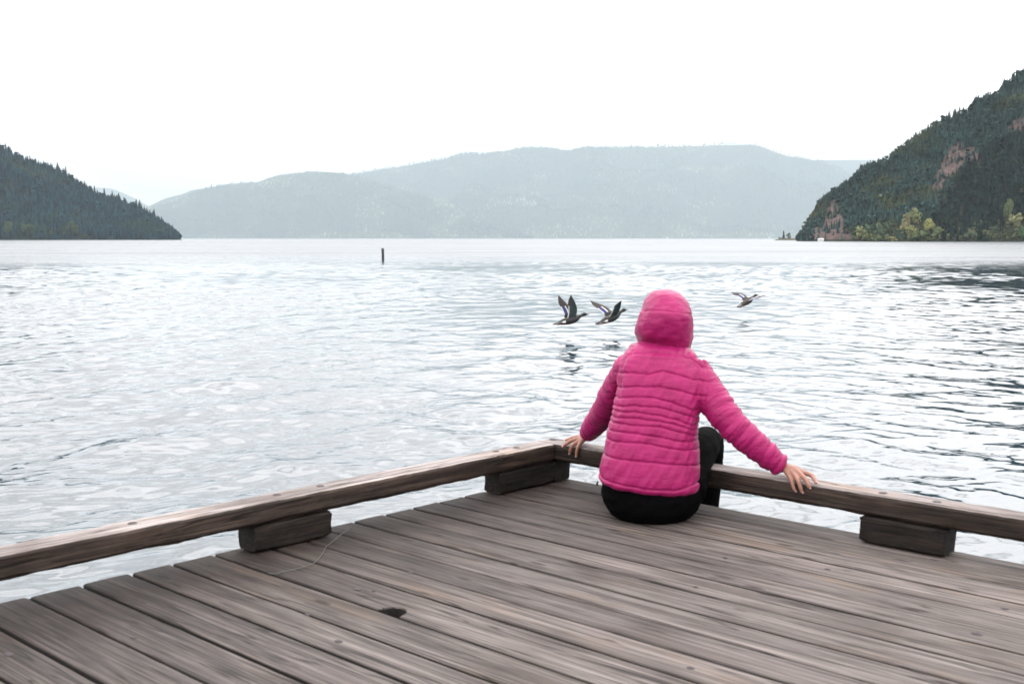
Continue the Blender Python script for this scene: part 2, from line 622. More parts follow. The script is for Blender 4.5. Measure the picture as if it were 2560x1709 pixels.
def conifer_template(rng, tiers=5, sides=7, wid=0.2):
    V, F = [], []
    for t in range(tiers):
        z0 = 0.06 + 0.86 * t / tiers
        z1 = z0 + 1.55 * 0.86 / tiers
        z1 = min(z1, 1.0) if t < tiers - 1 else 1.0
        r = wid * (1 - 0.86 * t / tiers) * rng.uniform(0.85, 1.15)
        b = len(V)
        lean = rng.normal(0, 0.012, 2)
        V.append((lean[0], lean[1], z1))
        for k in range(sides * 2):
            a = math.pi * k / sides + rng.uniform(-.15, .15)
            q = r * (rng.uniform(0.85, 1.2) if k % 2 == 0 else rng.uniform(0.45, 0.65))
            V.append((q * math.cos(a), q * math.sin(a), z0 - (0.035 if k % 2 == 0 else -0.02) + rng.uniform(-.02, .02)))
        for k in range(sides * 2):
            F.append((b, b + 1 + k, b + 1 + (k + 1) % (sides * 2)))
    return np.array(V), np.array(F)


def leafy_template(rng, lobes=7, per=26, leaf=0.13, squash=1.0, spread=0.24, fat=1.0):
    """Broadleaf crown: leaf clusters spread through several lobes, unit height."""
    V, F, D = [], [], []
    for l in range(lobes):
        a = rng.uniform(0, 6.283); q = rng.uniform(0, spread)
        zc = rng.uniform(0.22, 0.80) - 0.25 * (q / spread) ** 2 * rng.random()
        c = np.array([q * math.cos(a), q * math.sin(a), zc])
        rad = fat * rng.uniform(0.13, 0.22) * (1.15 - 0.5 * abs(zc - 0.45))
        tone = rng.uniform(0.75, 1.25)
        for i in range(per):
            d = rng.normal(size=3); d /= np.linalg.norm(d)
            p = c + d * rad * rng.uniform(0.55, 1.05) * np.array([1, 1, squash])
            n = d + rng.normal(0, 0.45, 3); n /= np.linalg.norm(n)
            t = np.cross(n, rng.normal(size=3)); t /= np.linalg.norm(t)
            w = np.cross(n, t)
            s = leaf * rng.uniform(0.6, 1.2)
            b = len(V)
            for (i0, j0) in ((-1, -.7), (1, -.6), (.8, .8), (-.6, 1)):
                V.append(p + (t * i0 + w * j0) * s * 0.5)
            F.append((b, b + 1, b + 2, b + 3))
            D += [tone * rng.uniform(0.8, 1.2)] * 4
    return np.array(V), np.array(F), np.array(D)


def scatter(name, P, Hh, Wd, Cc, rng, templates, mat, label, cat='forest'):
    """One mesh of a whole wood: tree i stands at P[i]."""
    VV, FF, TT = [], [], []
    off = 0
    idx = rng.integers(0, len(templates), len(P))
    for t, tp in enumerate(templates):
        tv, tf = tp[0], tp[1]
        sel = np.where(idx == t)[0]
        if not len(sel): continue
        a = rng.uniform(0, 6.283, len(sel))
        c, s_ = np.cos(a), np.sin(a)
        w = Wd[sel]; hh = Hh[sel]
        x = (tv[None, :, 0] * c[:, None] - tv[None, :, 1] * s_[:, None]) * w[:, None]
        y = (tv[None, :, 0] * s_[:, None] + tv[None, :, 1] * c[:, None]) * w[:, None]
        z = tv[None, :, 2] * hh[:, None]
        X = np.stack([x, y, z], -1) + P[sel][:, None, :]
        VV.append(X.reshape(-1, 3))
        base = off + np.arange(len(sel))[:, None, None] * len(tv)
        FF.append((tf[None] + base).reshape(-1, tf.shape[1]))
        col = np.repeat(Cc[sel][:, None, :], len(tv), 1)
        if len(tp) > 2:
            col = col * tp[2][None, :, None]
        TT.append(col.reshape(-1, 3))
        off += len(sel) * len(tv)
    me = np_mesh(name, np.vstack(VV), FF, [mat], False, tint=np.vstack(TT))
    o = link(bpy.data.objects.new(name, me))
    tag(o, label, cat, kind='stuff')
    return o


TPL = np.random.default_rng(3)
CON = [conifer_template(TPL, 6, 6, TPL.uniform(0.17, 0.24)) for _ in range(8)]
CON_LO = [conifer_template(TPL, 3, 4, TPL.uniform(0.2, 0.26)) for _ in range(6)]
LEAF = [leafy_template(TPL) for _ in range(6)]
LEAF_LO = [leafy_template(TPL, 4, 9, 0.24) for _ in range(5)]


def mat_ground(name, a, b_, rock, scale, bare=None):
    m, nt, b = new_mat(name)
    f = noise_tex(nt, coord(nt), scale, 5, 0.6)
    c = ramp(nt, f, [(0.3, a), (0.55, b_), (0.75, rock)])
    if bare:      # bare rock faces
        at = node(nt, 'ShaderNodeAttribute', attribute_name='tint')
        f2 = noise_tex(nt, coord(nt, (1, 1, 0.35)), scale * 4, 5, 0.65, 0.6)
        c = mixc(nt, at.outputs['Fac'], c, ramp(nt, f2, [(0.3, bare[0]), (0.5, bare[1]), (0.7, bare[2])]))
    nt.links.new(c, b.inputs['Base Color'])
    b.inputs['Roughness'].default_value = 0.95
    b.inputs['Specular IOR Level'].default_value = 0.1
    bump(nt, b, f, 0.8, 0.6)
    return m


def in_poly(x, y, poly):
    ins = np.zeros(len(x), bool)
    n = len(poly)
    for i in range(n):
        x0, y0 = poly[i]; x1, y1 = poly[(i + 1) % n]
        c = ((y0 > y) != (y1 > y)) & (x < (x1 - x0) * (y - y0) / (y1 - y0 + 1e-9) + x0)
        ins ^= c
    return ins


def row(X, Y, Z):
    return 1280 + X / Y * FPX, HOR - (Z - H) / Y * FPX


# ---- near right mountain
SKY_R = [(1985, 597), (2007, 574), (2046, 499), (2082, 471), (2124, 443), (2147, 416), (2176, 401), (2212, 393), (2245, 364), (2284, 335),
         (2333, 304), (2362, 284), (2401, 272), (2433, 240), (2479, 229), (2495, 203), (2525, 184), (2560, 173), (2700, 110), (2900, 40), (3300, 10), (3600, 150), (3850, 400), (4000, 597)]
RIGHT = Hill(SKY_R, lambda px: 700 - np.clip((px - 2050) / 500, 0, 2.2) * 60, 115, 5.2, 26, 21, profile=0.85)
ROCKS = [[(2014, 594), (2030, 570), (2048, 556), (2060, 538), (2068, 505), (2085, 492), (2098, 520), (2106, 545), (2120, 556), (2132, 594)],
         [(2325, 468), (2338, 420), (2352, 392), (2368, 362), (2392, 352), (2436, 368), (2442, 396), (2404, 408), (2380, 436), (2345, 476)],
         [(2505, 322), (2520, 302), (2545, 290), (2575, 262), (2600, 250), (2600, 290), (2570, 312), (2540, 330), (2512, 330)]]
M_HILL_R = mat_ground('rocky_hillside', (0.020, 0.026, 0.018), (0.034, 0.036, 0.024), (0.055, 0.048, 0.034), 0.15,
                      ((0.032, 0.024, 0.023), (0.088, 0.062, 0.059), (0.16, 0.118, 0.106)))
RIGHT.terrain('near_hill', M_HILL_R, 700, 120, 'dark wooded mountain with bare reddish rock, right of the lake', ROCKS)
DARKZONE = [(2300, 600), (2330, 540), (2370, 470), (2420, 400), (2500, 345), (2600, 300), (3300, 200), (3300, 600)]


YG, GR, DG = (0.33, 0.33, 0.15), (0.17, 0.24, 0.12), (0.12, 0.17, 0.10)
SHORE_R = [
    (2150, 0.02, 8.2, 8.0, YG, 'slanting yellow-green tree right of the red rock at the waterline'),
    (2168, 0.05, 7.0, 4.5, GR, 'slim bright green tree beside the slanting yellow-green one'),
    (2198, 0.04, 8.4, 5.0, GR, 'small dark green tree left of the round shore tree'),
    (2221, 0.06, 8.2, 6.2, DG, 'round grey-green tree on the shore below the right mountain'),
    (2188, 0.00, 5.0, 8.0, GR, 'low spreading green tree at the water below the round one'),
    (2226, 0.00, 3.6, 9.0, YG, 'low wide yellow-green bush at the waterline'),
    (2262, 0.06, 12.0, 7.0, YG, 'tallest yellow-green maple of the shore clump'),
    (2287, 0.09, 13.0, 7.0, YG, 'yellow-green maple reaching highest up the slope'),
    (2277, 0.02, 8.5, 8.0, YG, 'broad pale yellow tree in front of the tall maples'),
    (2318, 0.06, 10.0, 7.0, YG, 'yellow-green tree just right of the tall maple clump'),
    (2302, 0.01, 6.5, 9.5, GR, 'wide olive bush at the water right of the maple clump'),
    (2340, 0.02, 7.0, 7.0, GR, 'olive tree at the right end of the maple clump'),
    (2424, 0.01, 5.6, 6.5, DG, 'lone grey-green bush at the waterline under the dark firs'),
    (2482, 0.02, 6.0, 5.0, DG, 'small grey-green tree between the lone bush and the frame edge'),
    (2538, 0.04, 10.5, 8.5, YG, 'yellow-green tree at the far right edge of the view'),
    (2518, 0.09, 12.0, 5.0, GR, 'thin yellowish tree above the far right shore'),
    (2556, 0.01, 7.0, 8.0, GR, 'dark olive tree at the waterline of the right edge'),
]


def wood_right():
    rng = np.random.default_rng(41)
    n = 36000
    px = rng.uniform(1990, 3980, n) ** 1.0
    v = rng.uniform(0.0, 1.12, n) ** 0.9
    X, Y, Z = RIGHT.at(px, v)
    cx, cy = row(X, Y, Z + 2.0)
    keep = Z > WATER_Z + 0.1
    for rk in ROCKS:
        i = in_poly(cx, cy, rk)
        keep &= ~(i & (rng.random(n) < 0.88))
    # scattered small gaps
    for (tpx, tv_, th_, tw_, *_r) in SHORE_R:        # the broadleaf trees at the water stand in front of the firs
        keep &= ~((np.abs(px - tpx) < tw_ * 0.5 * FPX / Y) & (v < tv_ + 0.03))
    X, Y, Z, cx, cy, v = [q[keep] for q in (X, Y, Z, cx, cy, v)]
    n = len(X)
    hh = 5.2 * rng.uniform(0.55, 1.12, n)
    w = hh * rng.uniform(0.85, 1.4, n)
    tone = fbm(X, Z + Y * 0.3, 5, 3, 14.0)
    base = np.array([0.022, 0.046, 0.043])[None] * (0.55 + 1.5 * rng.random(n)[:, None] ** 1.6)
    olive = np.array([0.060, 0.070, 0.030])[None] * (0.6 + 0.9 * rng.random(n)[:, None])
    mixf = np.clip((tone - 0.5) * 3.0 + rng.normal(0, 0.25, n), 0, 1)[:, None]
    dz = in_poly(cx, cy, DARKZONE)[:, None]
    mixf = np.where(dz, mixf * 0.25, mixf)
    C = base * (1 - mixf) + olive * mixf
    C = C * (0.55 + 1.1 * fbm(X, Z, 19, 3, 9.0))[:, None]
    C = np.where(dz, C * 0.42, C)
    P = np.column_stack([X, Y, Z - 0.1])
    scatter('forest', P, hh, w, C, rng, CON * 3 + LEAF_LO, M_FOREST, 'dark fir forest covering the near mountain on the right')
    # light broadleaf scrub mixed along the foot of the slope
    n = 800
    px = rng.uniform(2125, 3200, n)
    v = np.abs(rng.normal(0.0, 0.035, n))
    X, Y, Z = RIGHT.at(px, v)
    hh = rng.uniform(1.4, 3.8, n)
    g = rng.random(n)[:, None]
    C = np.array([0.085, 0.125, 0.065])[None] * (1 - g) + np.array([0.20, 0.205, 0.10])[None] * g
    scatter('shore_scrub', np.column_stack([X, Y, Z - 0.4]), hh, hh * rng.uniform(0.9, 1.5, n), C, rng, LEAF_LO, M_FOREST,
            'green scrub along the waterline below the right mountain', 'shrubs')


wood_right()

# ---- left mountain
SKY_L = [(-1750, 597), (-1500, 350), (-1250, 150), (-1100, 90), (-700, 130), (-300, 250), (-100, 310), (0, 346), (38, 376), (88, 400), (126, 408), (169, 426), (215, 460), (261, 483),
         (307, 491), (352, 510), (387, 533), (429, 567), (455, 590), (468, 598)]
LEFT = Hill(SKY_L, lambda px: 1300 - np.clip((200 - px) / 600, 0, 2) * 160, 210, 10.0, 46, 31, profile=0.85)
M_HILL_L = mat_ground('left_hillside', (0.010, 0.022, 0.026), (0.018, 0.030, 0.030), (0.035, 0.042, 0.036), 0.04)
LEFT.terrain('far_left_hill', M_HILL_L, 200, 48, 'blue-grey wooded mountain at the left end of the lake')


def wood_left():
    rng = np.random.default_rng(43)
    n = 24000
    px = rng.uniform(-1720, 466, n)
    v = rng.uniform(0.0, 1.1, n)
    X, Y, Z = LEFT.at(px, v)
    keep = Z > WATER_Z + 0.1
    X, Y, Z = X[keep], Y[keep], Z[keep]
    n = len(X)
    hh = 9.8 * rng.uniform(0.55, 1.15, n)
    tone = fbm(X, Z + Y * 0.3, 6, 3, 30.0)
    base = np.array([0.012, 0.042, 0.060])[None] * (0.5 + 1.4 * rng.random(n)[:, None] ** 1.5)  # blue of the lake haze put into the tree colour
    olive = np.array([0.034, 0.070, 0.058])[None] * (0.6 + 0.9 * rng.random(n)[:, None])
    mixf = np.clip((tone - 0.52) * 3.0 + rng.normal(0, 0.25, n), 0, 1)[:, None]
    scatter('forest', np.column_stack([X, Y, Z - 0.2]), hh, hh * rng.uniform(0.85, 1.35, n), base * (1 - mixf) + olive * mixf,
            rng, CON * 8 + LEAF_LO, M_FOREST, 'blue-green fir forest covering the left mountain')


wood_left()

# ---- the long mountain across the lake and the ridges behind it
SKY_C = [(-900, 520), (100, 540), (330, 530), (375, 514), (460, 491), (517, 468), (575, 458), (651, 470), (690, 462), (785, 445), (862, 434), (910, 427),
         (985, 415), (1055, 402), (1119, 394), (1170, 380), (1204, 385), (1290, 377), (1387, 372), (1421, 380), (1464, 370), (1545, 367), (1715, 361),
         (1800, 358), (1880, 357), (1906, 364), (1932, 375), (1965, 386), (2010, 392), (2060, 402), (2110, 426), (2160, 456), (2220, 500), (2300, 540), (2700, 560), (3300, 560)]
CENTRE = Hill(SKY_C, 14000, 3300, 27, 1000, 51, profile=0.95)
SKY_F = [(-300, 545), (200, 548), (330, 536), (375, 514), (460, 491), (517, 467), (575, 457), (651, 451), (690, 436), (740, 430), (785, 425), (830, 427), (862, 430), (900, 440), (960, 455), (1030, 476), (1110, 500), (1190, 530), (1260, 560), (1330, 590), (1345, 597)]
SPUR = Hill(SKY_F, 12800, 1300, 27, 500, 91, profile=0.95)
M_HILL_C = mat_ground('far_hillside', (0.03, 0.045, 0.03), (0.05, 0.06, 0.04), (0.09, 0.09, 0.07), 0.003)
CENTRE.terrain('mountain', M_HILL_C, 320, 60, 'long pale wooded mountain across the lake, its crest in cloud')
SKY_B1 = [(-300, 560), (150, 500), (215, 470), (245, 462), (287, 466), (329, 485), (375, 511), (480, 560), (700, 590)]
BACK1 = Hill(SKY_B1, 21000, 2500, 20, 300, 61)
SPUR.terrain('wooded_spur', M_HILL_C, 220, 44, 'wooded spur standing before the left half of the long mountain')
BACK1.terrain('far_ridge', M_HILL_C, 90, 20, 'palest far ridge in the notch beside the left mountain')
SKY_B2 = [(1800, 560), (1930, 410), (2000, 393), (2120, 392), (2260, 391), (2420, 400), (2800, 470), (3000, 560)]
BACK2 = Hill(SKY_B2, 20000, 2500, 20, 300, 71)
BACK2.terrain('far_ridge', M_HILL_C, 90, 20, 'pale ridge seen between the long mountain and the right mountain')


def wood_far(hill, n, p0, p1, seed, hmean, cliffs, label):
    rng = np.random.default_rng(seed)
    px = rng.uniform(p0, p1, n)
    v = rng.uniform(0.0, 1.05, n)
    X, Y, Z = hill.at(px, v)
    keep = Z > WATER_Z + 0.5
    cx, cy = row(X, Y, Z)
    cliff = np.zeros(n, bool)
    for c in cliffs: cliff |= in_poly(cx, cy, c)
    keep &= ~(cliff & (rng.random(n) < 0.5))
    X, Y, Z, v, cliff = X[keep], Y[keep], Z[keep], v[keep], cliff[keep]
    n = len(X)
    hh = hmean * rng.uniform(0.5, 1.2, n) * np.where(rng.random(n) < 0.12, 1.55, 1.0)
    tone = fbm(X, Z * 2 + Y * 0.3, 8, 4, 420.0)
    base = np.array([0.012, 0.030, 0.028])[None] * (0.05 + 1.6 * rng.random(n)[:, None] ** 2)
    olive = np.array([0.34, 0.38, 0.23])[None] * (0.5 + 1.2 * rng.random(n)[:, None])
    low = np.clip((0.10 - v) / 0.10, 0, 1)
    mixf = np.clip((tone - 0.52) * 3.4 + rng.normal(0, 0.28, n) + 0.8 * low, 0, 1)[:, None]
    C = base * (1 - mixf) + olive * mixf
    C = np.where(cliff[:, None], C * 0 + np.array([0.55, 0.53, 0.44]), C)
    scatter('forest', np.column_stack([X, Y, Z - 0.5]), hh, hh * rng.uniform(1.0, 1.6, n), C, rng, CON_LO, M_FOREST, label)


wood_far(CENTRE, 30000, 600, 2320, 47, 30, [[(1205, 525), (1225, 500), (1290, 495), (1345, 508), (1330, 522), (1280, 516), (1240, 522)]],
         'hazy forest covering the long mountain across the lake')
wood_far(SPUR, 13000, 100, 1345, 48, 25, [], 'hazy forest on the spur at the left foot of the long mountain')

# ------------------------------------------------------------------ single trees along the shores
M_BARK = mat_plain('bark', (0.05, 0.042, 0.036), 0.95, 0.4, 3.0)


def broadleaf(name, pos, height, width, col, label, group, seed, lobes=12, per=60):
    rng = np.random.default_rng(seed)
    root = empty(name, pos)
    tv, tf, td = leafy_template(rng, int(lobes * 1.6), int(per * 0.7), 0.075, 1.0, 0.37, 0.72)
    tv = tv * np.array([width, width, height])
    tv[:, 0] += rng.uniform(-0.05, 0.22) * tv[:, 2]
    me = np_mesh('crown', tv, [tf], [M_FOREST], False, tint=np.array(col)[None] * td[:, None])
    link(bpy.data.objects.new('crown', me), root)
    mb = MB()
    mb.tube([(0, 0, -0.3), (0.02 * width, 0, height * 0.3), (0, 0.03 * width, height * 0.62)], [height * 0.035, height * 0.025, height * 0.008], 7)
    for k in range(4):
        a = k * 1.6 + rng.uniform(0, 1)
        mb.tube([(0.02 * width, 0, height * 0.28), (0.2 * width * math.cos(a), 0.2 * width * math.sin(a), height * rng.uniform(0.5, 0.7))], [height * 0.016, height * 0.005], 5)
    mb.build('trunk', M_BARK, root)
    return tag(root, label, 'tree', group)


def on_hill(hill, px, v):
    X, Y, Z = hill.at(np.array([float(px)]), np.array([float(v)]))
    return (float(X[0]), float(Y[0]), float(Z[0]) - 0.15)


# yellow-green maples and alders at the foot of the right mountain: (bearing, slope position, height, width, colour kind, label)
for k, (px, v, hh, w, c, lab) in enumerate(SHORE_R):
    broadleaf('broadleaf_tree', on_hill(RIGHT, px, v), hh, w * 1.25, [q * RNG.uniform(0.85, 1.1) for q in c], lab, 'broadleaf trees along the right shore', 200 + k, 16, 50)

SHORE_L = [
    (20, 0.02, 19.0, 13.0, (0.085, 0.125, 0.060), 'round light green tree nearest the left edge of the view'),
    (72, 0.02, 18.0, 20.0, (0.055, 0.095, 0.055), 'wide green tree, broadest on the left shore'),
    (158, 0.02, 13.5, 9.0, (0.070, 0.105, 0.055), 'small light green tree between two bigger ones on the left shore'),
    (182, 0.03, 20.0, 15.0, (0.075, 0.105, 0.055), 'tall round green tree toward the middle of the left shore'),
    (207, 0.00, 8.0, 9.0, (0.085, 0.115, 0.060), 'low green bush right of the tall round shore tree'),
    (128, 0.01, 14.0, 8.0, (0.060, 0.095, 0.055), 'slim green tree right of the broadest left shore tree'),
]
for k, (px, v, hh, w, c, lab) in enumerate(SHORE_L):
    broadleaf('broadleaf_tree', on_hill(LEFT, px, v), hh, w, c, lab, 'broadleaf trees along the left shore', 300 + k, 12, 46)


def fir(pos, height, width, col, label, group, seed):
    rng = np.random.default_rng(seed)
    root = empty('fir_tree', pos)
    tv, tf = conifer_template(rng, 9, 7, 0.5)
    tv = tv * np.array([width, width, height])
    tint = np.array(col)[None] * rng.uniform(0.7, 1.3, (len(tv), 1))
    link(bpy.data.objects.new('crown', np_mesh('crown', tv, [tf], [M_FOREST], False, tint=tint)), root)
    mb = MB()
    mb.tube([(0, 0, -0.4), (0, 0, height * 0.5), (0, 0, height * 0.93)], [height * 0.022, height * 0.014, height * 0.004], 6)
    mb.build('trunk', M_BARK, root)
    return tag(root, label, 'tree', group)


# firs that stand clear of the wood along the skyline
for k, (px, hh) in enumerate([(2040, 6.0), (2056, 6.5), (2075, 6.2), (2147, 7.4), (2163, 6.6), (2245, 6.2), (2262, 6.8), (2312, 6.8), (2333, 7.4),
                              (2362, 7.6), (2376, 8.0), (2388, 8.2), (2420, 6.6), (2433, 6.8), (2462, 7.0), (2495, 7.2), (2525, 7.6), (2548, 7.4)]):
    fir(on_hill(RIGHT, px, 0.97), hh, hh * 0.5, (0.020, 0.036, 0.032), 'dark fir rising from the skyline of the near right mountain', 'firs on the right skyline', 400 + k)
for k, (px, hh) in enumerate([(82, 13), (95, 12), (150, 15), (170, 14), (215, 14), (240, 15), (264, 17), (284, 15), (300, 14), (343, 15), (352, 16), (387, 15), (405, 13), (432, 13)]):
    fir(on_hill(LEFT, px, 0.97), hh, hh * 0.48, (0.018, 0.036, 0.036), 'fir rising from the skyline of the left mountain', 'firs on the left skyline', 450 + k)


def islet():
    """Low point of land with a fir and a round tree, left of the right mountain."""
    Y = 1050.0
    x0 = (1945 - 1280) / FPX * Y; x1 = (2012 - 1280) / FPX * Y
    n, m = 30, 10
    V, F = [], []
    for j in range(m):
        for i in range(n):
            u, w = i / (n - 1), j / (m - 1)
            z = 2.4 * (math.sin(math.pi * u) ** 0.5) * math.sin(math.pi * w) ** 0.7 + 0.5 * noise.noise(Vector((u * 9, w * 4, 0)))
            z = z if 0 < i < n - 1 and 0 < j < m - 1 else -0.6
            V.append((x0 + (x1 - x0) * u, Y + 22 * w, WATER_Z + z - 0.2))
    for j in range(m - 1):
        for i in range(n - 1):
            a = j * n + i
            F.append((a, a + 1, a + n + 1, a + n))
    me = np_mesh('point_of_land', np.array(V), [np.array(F)], [mat_ground('point_soil', (0.07, 0.06, 0.05), (0.09, 0.09, 0.06), (0.15, 0.12, 0.1), 0.4)], True)
    tag(link(bpy.data.objects.new('point_of_land', me)), 'low point of land left of the red rock', 'shore', kind='structure')
    px = lambda p: (p - 1280) / FPX * (Y + 10)
    fir((px(1959), Y + 10, WATER_Z + 1.0), 8.6, 4.6, (0.018, 0.030, 0.030), 'small dark fir on the low point left of the red rock', None, 501)
    broadleaf('broadleaf_tree', (px(1970.5), Y + 10, WATER_Z + 0.8), 8.0, 6.2, (0.075, 0.075, 0.045), 'brownish round tree beside the small fir on the low point', None, 502, 8, 50)
    broadleaf('broadleaf_tree', (px(1950), Y + 9, WATER_Z + 0.4), 3.6, 4.4, (0.05, 0.06, 0.045), 'low dark bush left of the small fir on the point', None, 503, 5, 40)


islet()

M_WHITE = mat_plain('white_paint', (0.8, 0.79, 0.77), 0.5, 0.05, 4)
M_ROOF = mat_plain('grey_roof', (0.55, 0.54, 0.53), 0.7, 0.1, 3)
M_PANE = mat_plain('dark_pane', (0.04, 0.05, 0.06), 0.15, 0.1, 2)


def cabin(pos, w, d, h_, label):
    root = empty('cabin', pos)
    mb = MB(); mb.box((-w / 2, -d / 2, -0.4), (w / 2, d / 2, h_)); mb.build('wall', M_WHITE, root)
    rb = MB()
    e = w * 0.05
    rb.add([(-w / 2 - e, -d / 2 - e, h_ + .01), (w / 2 + e, -d / 2 - e, h_ + .01), (w / 2 + e, d / 2 + e, h_ + .01), (-w / 2 - e, d / 2 + e, h_ + .01), (-w / 2 - e, 0, h_ + d * 0.35), (w / 2 + e, 0, h_ + d * 0.35)],
           [(0, 1, 5, 4), (2, 3, 4, 5), (1, 2, 5), (3, 0, 4), (3, 2, 1, 0)])
    rb.build('roof', M_ROOF, root)
    for k in (-1, 1):
        wb = MB(); wb.box((k * w * 0.25 - w * .07, -d / 2 - 0.03, h_ * .4), (k * w * 0.25 + w * .07, -d / 2 + .02, h_ * .8)); wb.build('window', M_PANE, root)
    db = MB(); db.box((-w * .06, -d / 2 - 0.03, 0), (w * .06, -d / 2 + .02, h_ * .75)); db.build('door', M_ROOF, root)
    return tag(root, label, 'cabin')


p = on_hill(RIGHT, 2045.5, 0.0)
cabin((p[0], p[1] - 6, WATER_Z + 0.35), 3.2, 2.0, 0.9, 'tiny white cabin at the waterline below the red rock')
for px, lab in ((1664, 'tiny white house on the far shore, nearer the middle of the lake'), (1917, 'tiny white house on the far shore left of the low wooded point')):
    p = on_hill(CENTRE, px, 0.0)
    cabin((p[0], p[1] - 150, WATER_Z + 1.5), 34, 18, 12, lab)

# ------------------------------------------------------------------ marker post out in the lake
def marker_post():
    m, nt, b = new_mat('weathered_pile')
    f = noise_tex(nt, coord(nt, (3, 3, 1.2)), 3.2, 4, 0.6)
    c = ramp(nt, f, [(0.35, (0.018, 0.020, 0.022)), (0.55, (0.05, 0.05, 0.055)), (0.68, (0.16, 0.155, 0.165))])
    nt.links.new(c, b.inputs['Base Color'])
    b.inputs['Roughness'].default_value = 0.85
    bump(nt, b, f, 0.6, 0.02)
    root = empty('marker_post', (-10.46, 92.5, WATER_Z))
    mb = MB()
    mb.tube([(0.03, 0, -1.5), (0.012, 0, -0.02), (0.005, 0, 0.3), (-0.005, 0, 0.65), (-0.015, 0, 0.93)], [0.125, 0.112, 0.108, 0.108, 0.115], 18)
    mb.build('pile', m, root, True)
    cb = MB(); cb.tube([(-0.015, 0, 0.92), (-0.016, 0, 0.965)], [0.122, 0.118], 18)
    cb.build('cap', mat_plain('pile_cap', (0.035, 0.032, 0.032), 0.8, 0.3, 6), root)
    tag(root, 'short dark wooden post standing alone in the lake', 'post')


marker_post()

# ------------------------------------------------------------------ the dock
CORNER = Vector((0.1828, 4.9967, 0.0))
DROT = math.atan2(-0.6807, 0.7325)      # local x runs along the right rail away from the corner, local y points out over the lake
dock = empty('dock', CORNER, DROT)
tag(dock, 'weathered grey plank dock with low timber curb rails, corner pointing over the lake', 'dock')

SEAMS = [0.0, -.153, -.287, -.430, -.562, -.704, -.842, -.986, -1.135, -1.279, -1.421, -1.561, -1.735, -1.890, -2.034, -2.195, -2.360, -2.530]
while SEAMS[-1] > -6.6:
    SEAMS.append(SEAMS[-1] - 0.15)
X1 = 6.4


def decking():
    mb = MB()
    rng = random.Random(12)
    th = 0.038
    for i in range(len(SEAMS) - 1):
        gap = rng.uniform(0.0085, 0.0125) + (0.0020 if i > 11 else 0)
        y1, y0 = SEAMS[i] - gap / 2, SEAMS[i + 1] + gap / 2
        tint = (rng.random(), rng.random(), rng.random())
        xs = 0.0 + rng.uniform(-0.0025, 0.0025)
        n = 90 if i < 20 else 24
        cup = rng.uniform(-0.0012, 0.0016)
        dz = rng.uniform(-0.0016, 0.0016)
        prof_t = [0.0, 0.012, 0.04, 0.25, 0.5, 0.75, 0.96, 0.988, 1.0]
        V, F, MI = [], [], []
        ph = rng.uniform(0, 100)
        xl = [xs + (X1 - xs) * (k / n) ** 1.35 for k in range(n + 1)]
        if i == 11:
            xl = sorted([q for q in xl if abs(q - 0.882) > 0.05] + [0.882 + 0.046 * (k / 14 - 1) for k in range(29)])
            n = len(xl) - 1
        for k in range(n + 1):
            x = xl[k]
            e0 = 0.0016 * noise.noise(Vector((x * 14, ph, 0))) + 0.0014 * noise.noise(Vector((x * 45, ph, 3)))
            e1 = 0.0016 * noise.noise(Vector((x * 14, ph, 7))) + 0.0014 * noise.noise(Vector((x * 45, ph, 9)))
            wv = 0.0012 * noise.noise(Vector((x * 1.4, ph, 20)))
            a0, a1 = y0 + e0, y1 + e1
            if i == 11:          # half round hole broken out of the plank edge
                d = (x - 0.882) / 0.044
                if abs(d) < 1: a0 = max(a0, y0 + 0.056 * math.sqrt(1 - d * d))
            for t in prof_t:
                edge = min(t, 1 - t)
                z = dz + wv + cup * (1 - (2 * t - 1) ** 2) - (0.0042 if edge == 0 else 0.0014 if edge < 0.02 else 0)
                V.append((x, a0 + (a1 - a0) * t, z))
            V.append((x, a1, -th)); V.append((x, a0, -th))
        q = len(prof_t) + 2
        for k in range(n):
            for j in range(q):
                a, b = k * q + j, k * q + (j + 1) % q
                F.append((a, a + q, b + q, b))
                MI.append(1 if j >= q - 3 else 0)
        F.append(tuple(range(q))); F.append(tuple(reversed(range(n * q, n * q + q))))
        mb.add(V, F, 0, tint)
        mb.m[-len(F):] = MI + [0, 0]
    me = mb.build('decking', [M_DECK, M_GAP], dock)
    return me


decking()
# nail heads and dark knots sunk in the planks
for (x, y, r_) in [(0.643, -1.431, .008), (0.649, -1.652, .012), (0.962, -1.971, .011), (0.194, -0.531, .009), (0.542, -2.321, .010), (0.423, -2.6, .014), (0.731, -1.899, .008),
                   (1.588, -0.499, .009), (2.164, -0.775, .013), (2.144, -0.514, .010), (1.385, -0.943, .008), (1.743, -1.50, .010), (1.276, -0.607, .008), (0.70, -1.63, .006), (0.14, -0.22, .007)]:
    mb = MB()
    n = 12
    V = [(x + r_ * math.cos(6.283 * k / n) * 1.25, y + r_ * 0.8 * math.sin(6.283 * k / n), 0.0008) for k in range(n)] + [(x + r_ * .7 * math.cos(6.283 * k / n), y + r_ * .5 * math.sin(6.283 * k / n), 0.0026) for k in range(n)]
    F = [(k, (k + 1) % n, n + (k + 1) % n, n + k) for k in range(n)] + [tuple(range(n, 2 * n))]
    mb.add(V, F)
    mb.build('nail_head', M_IRON, dock)

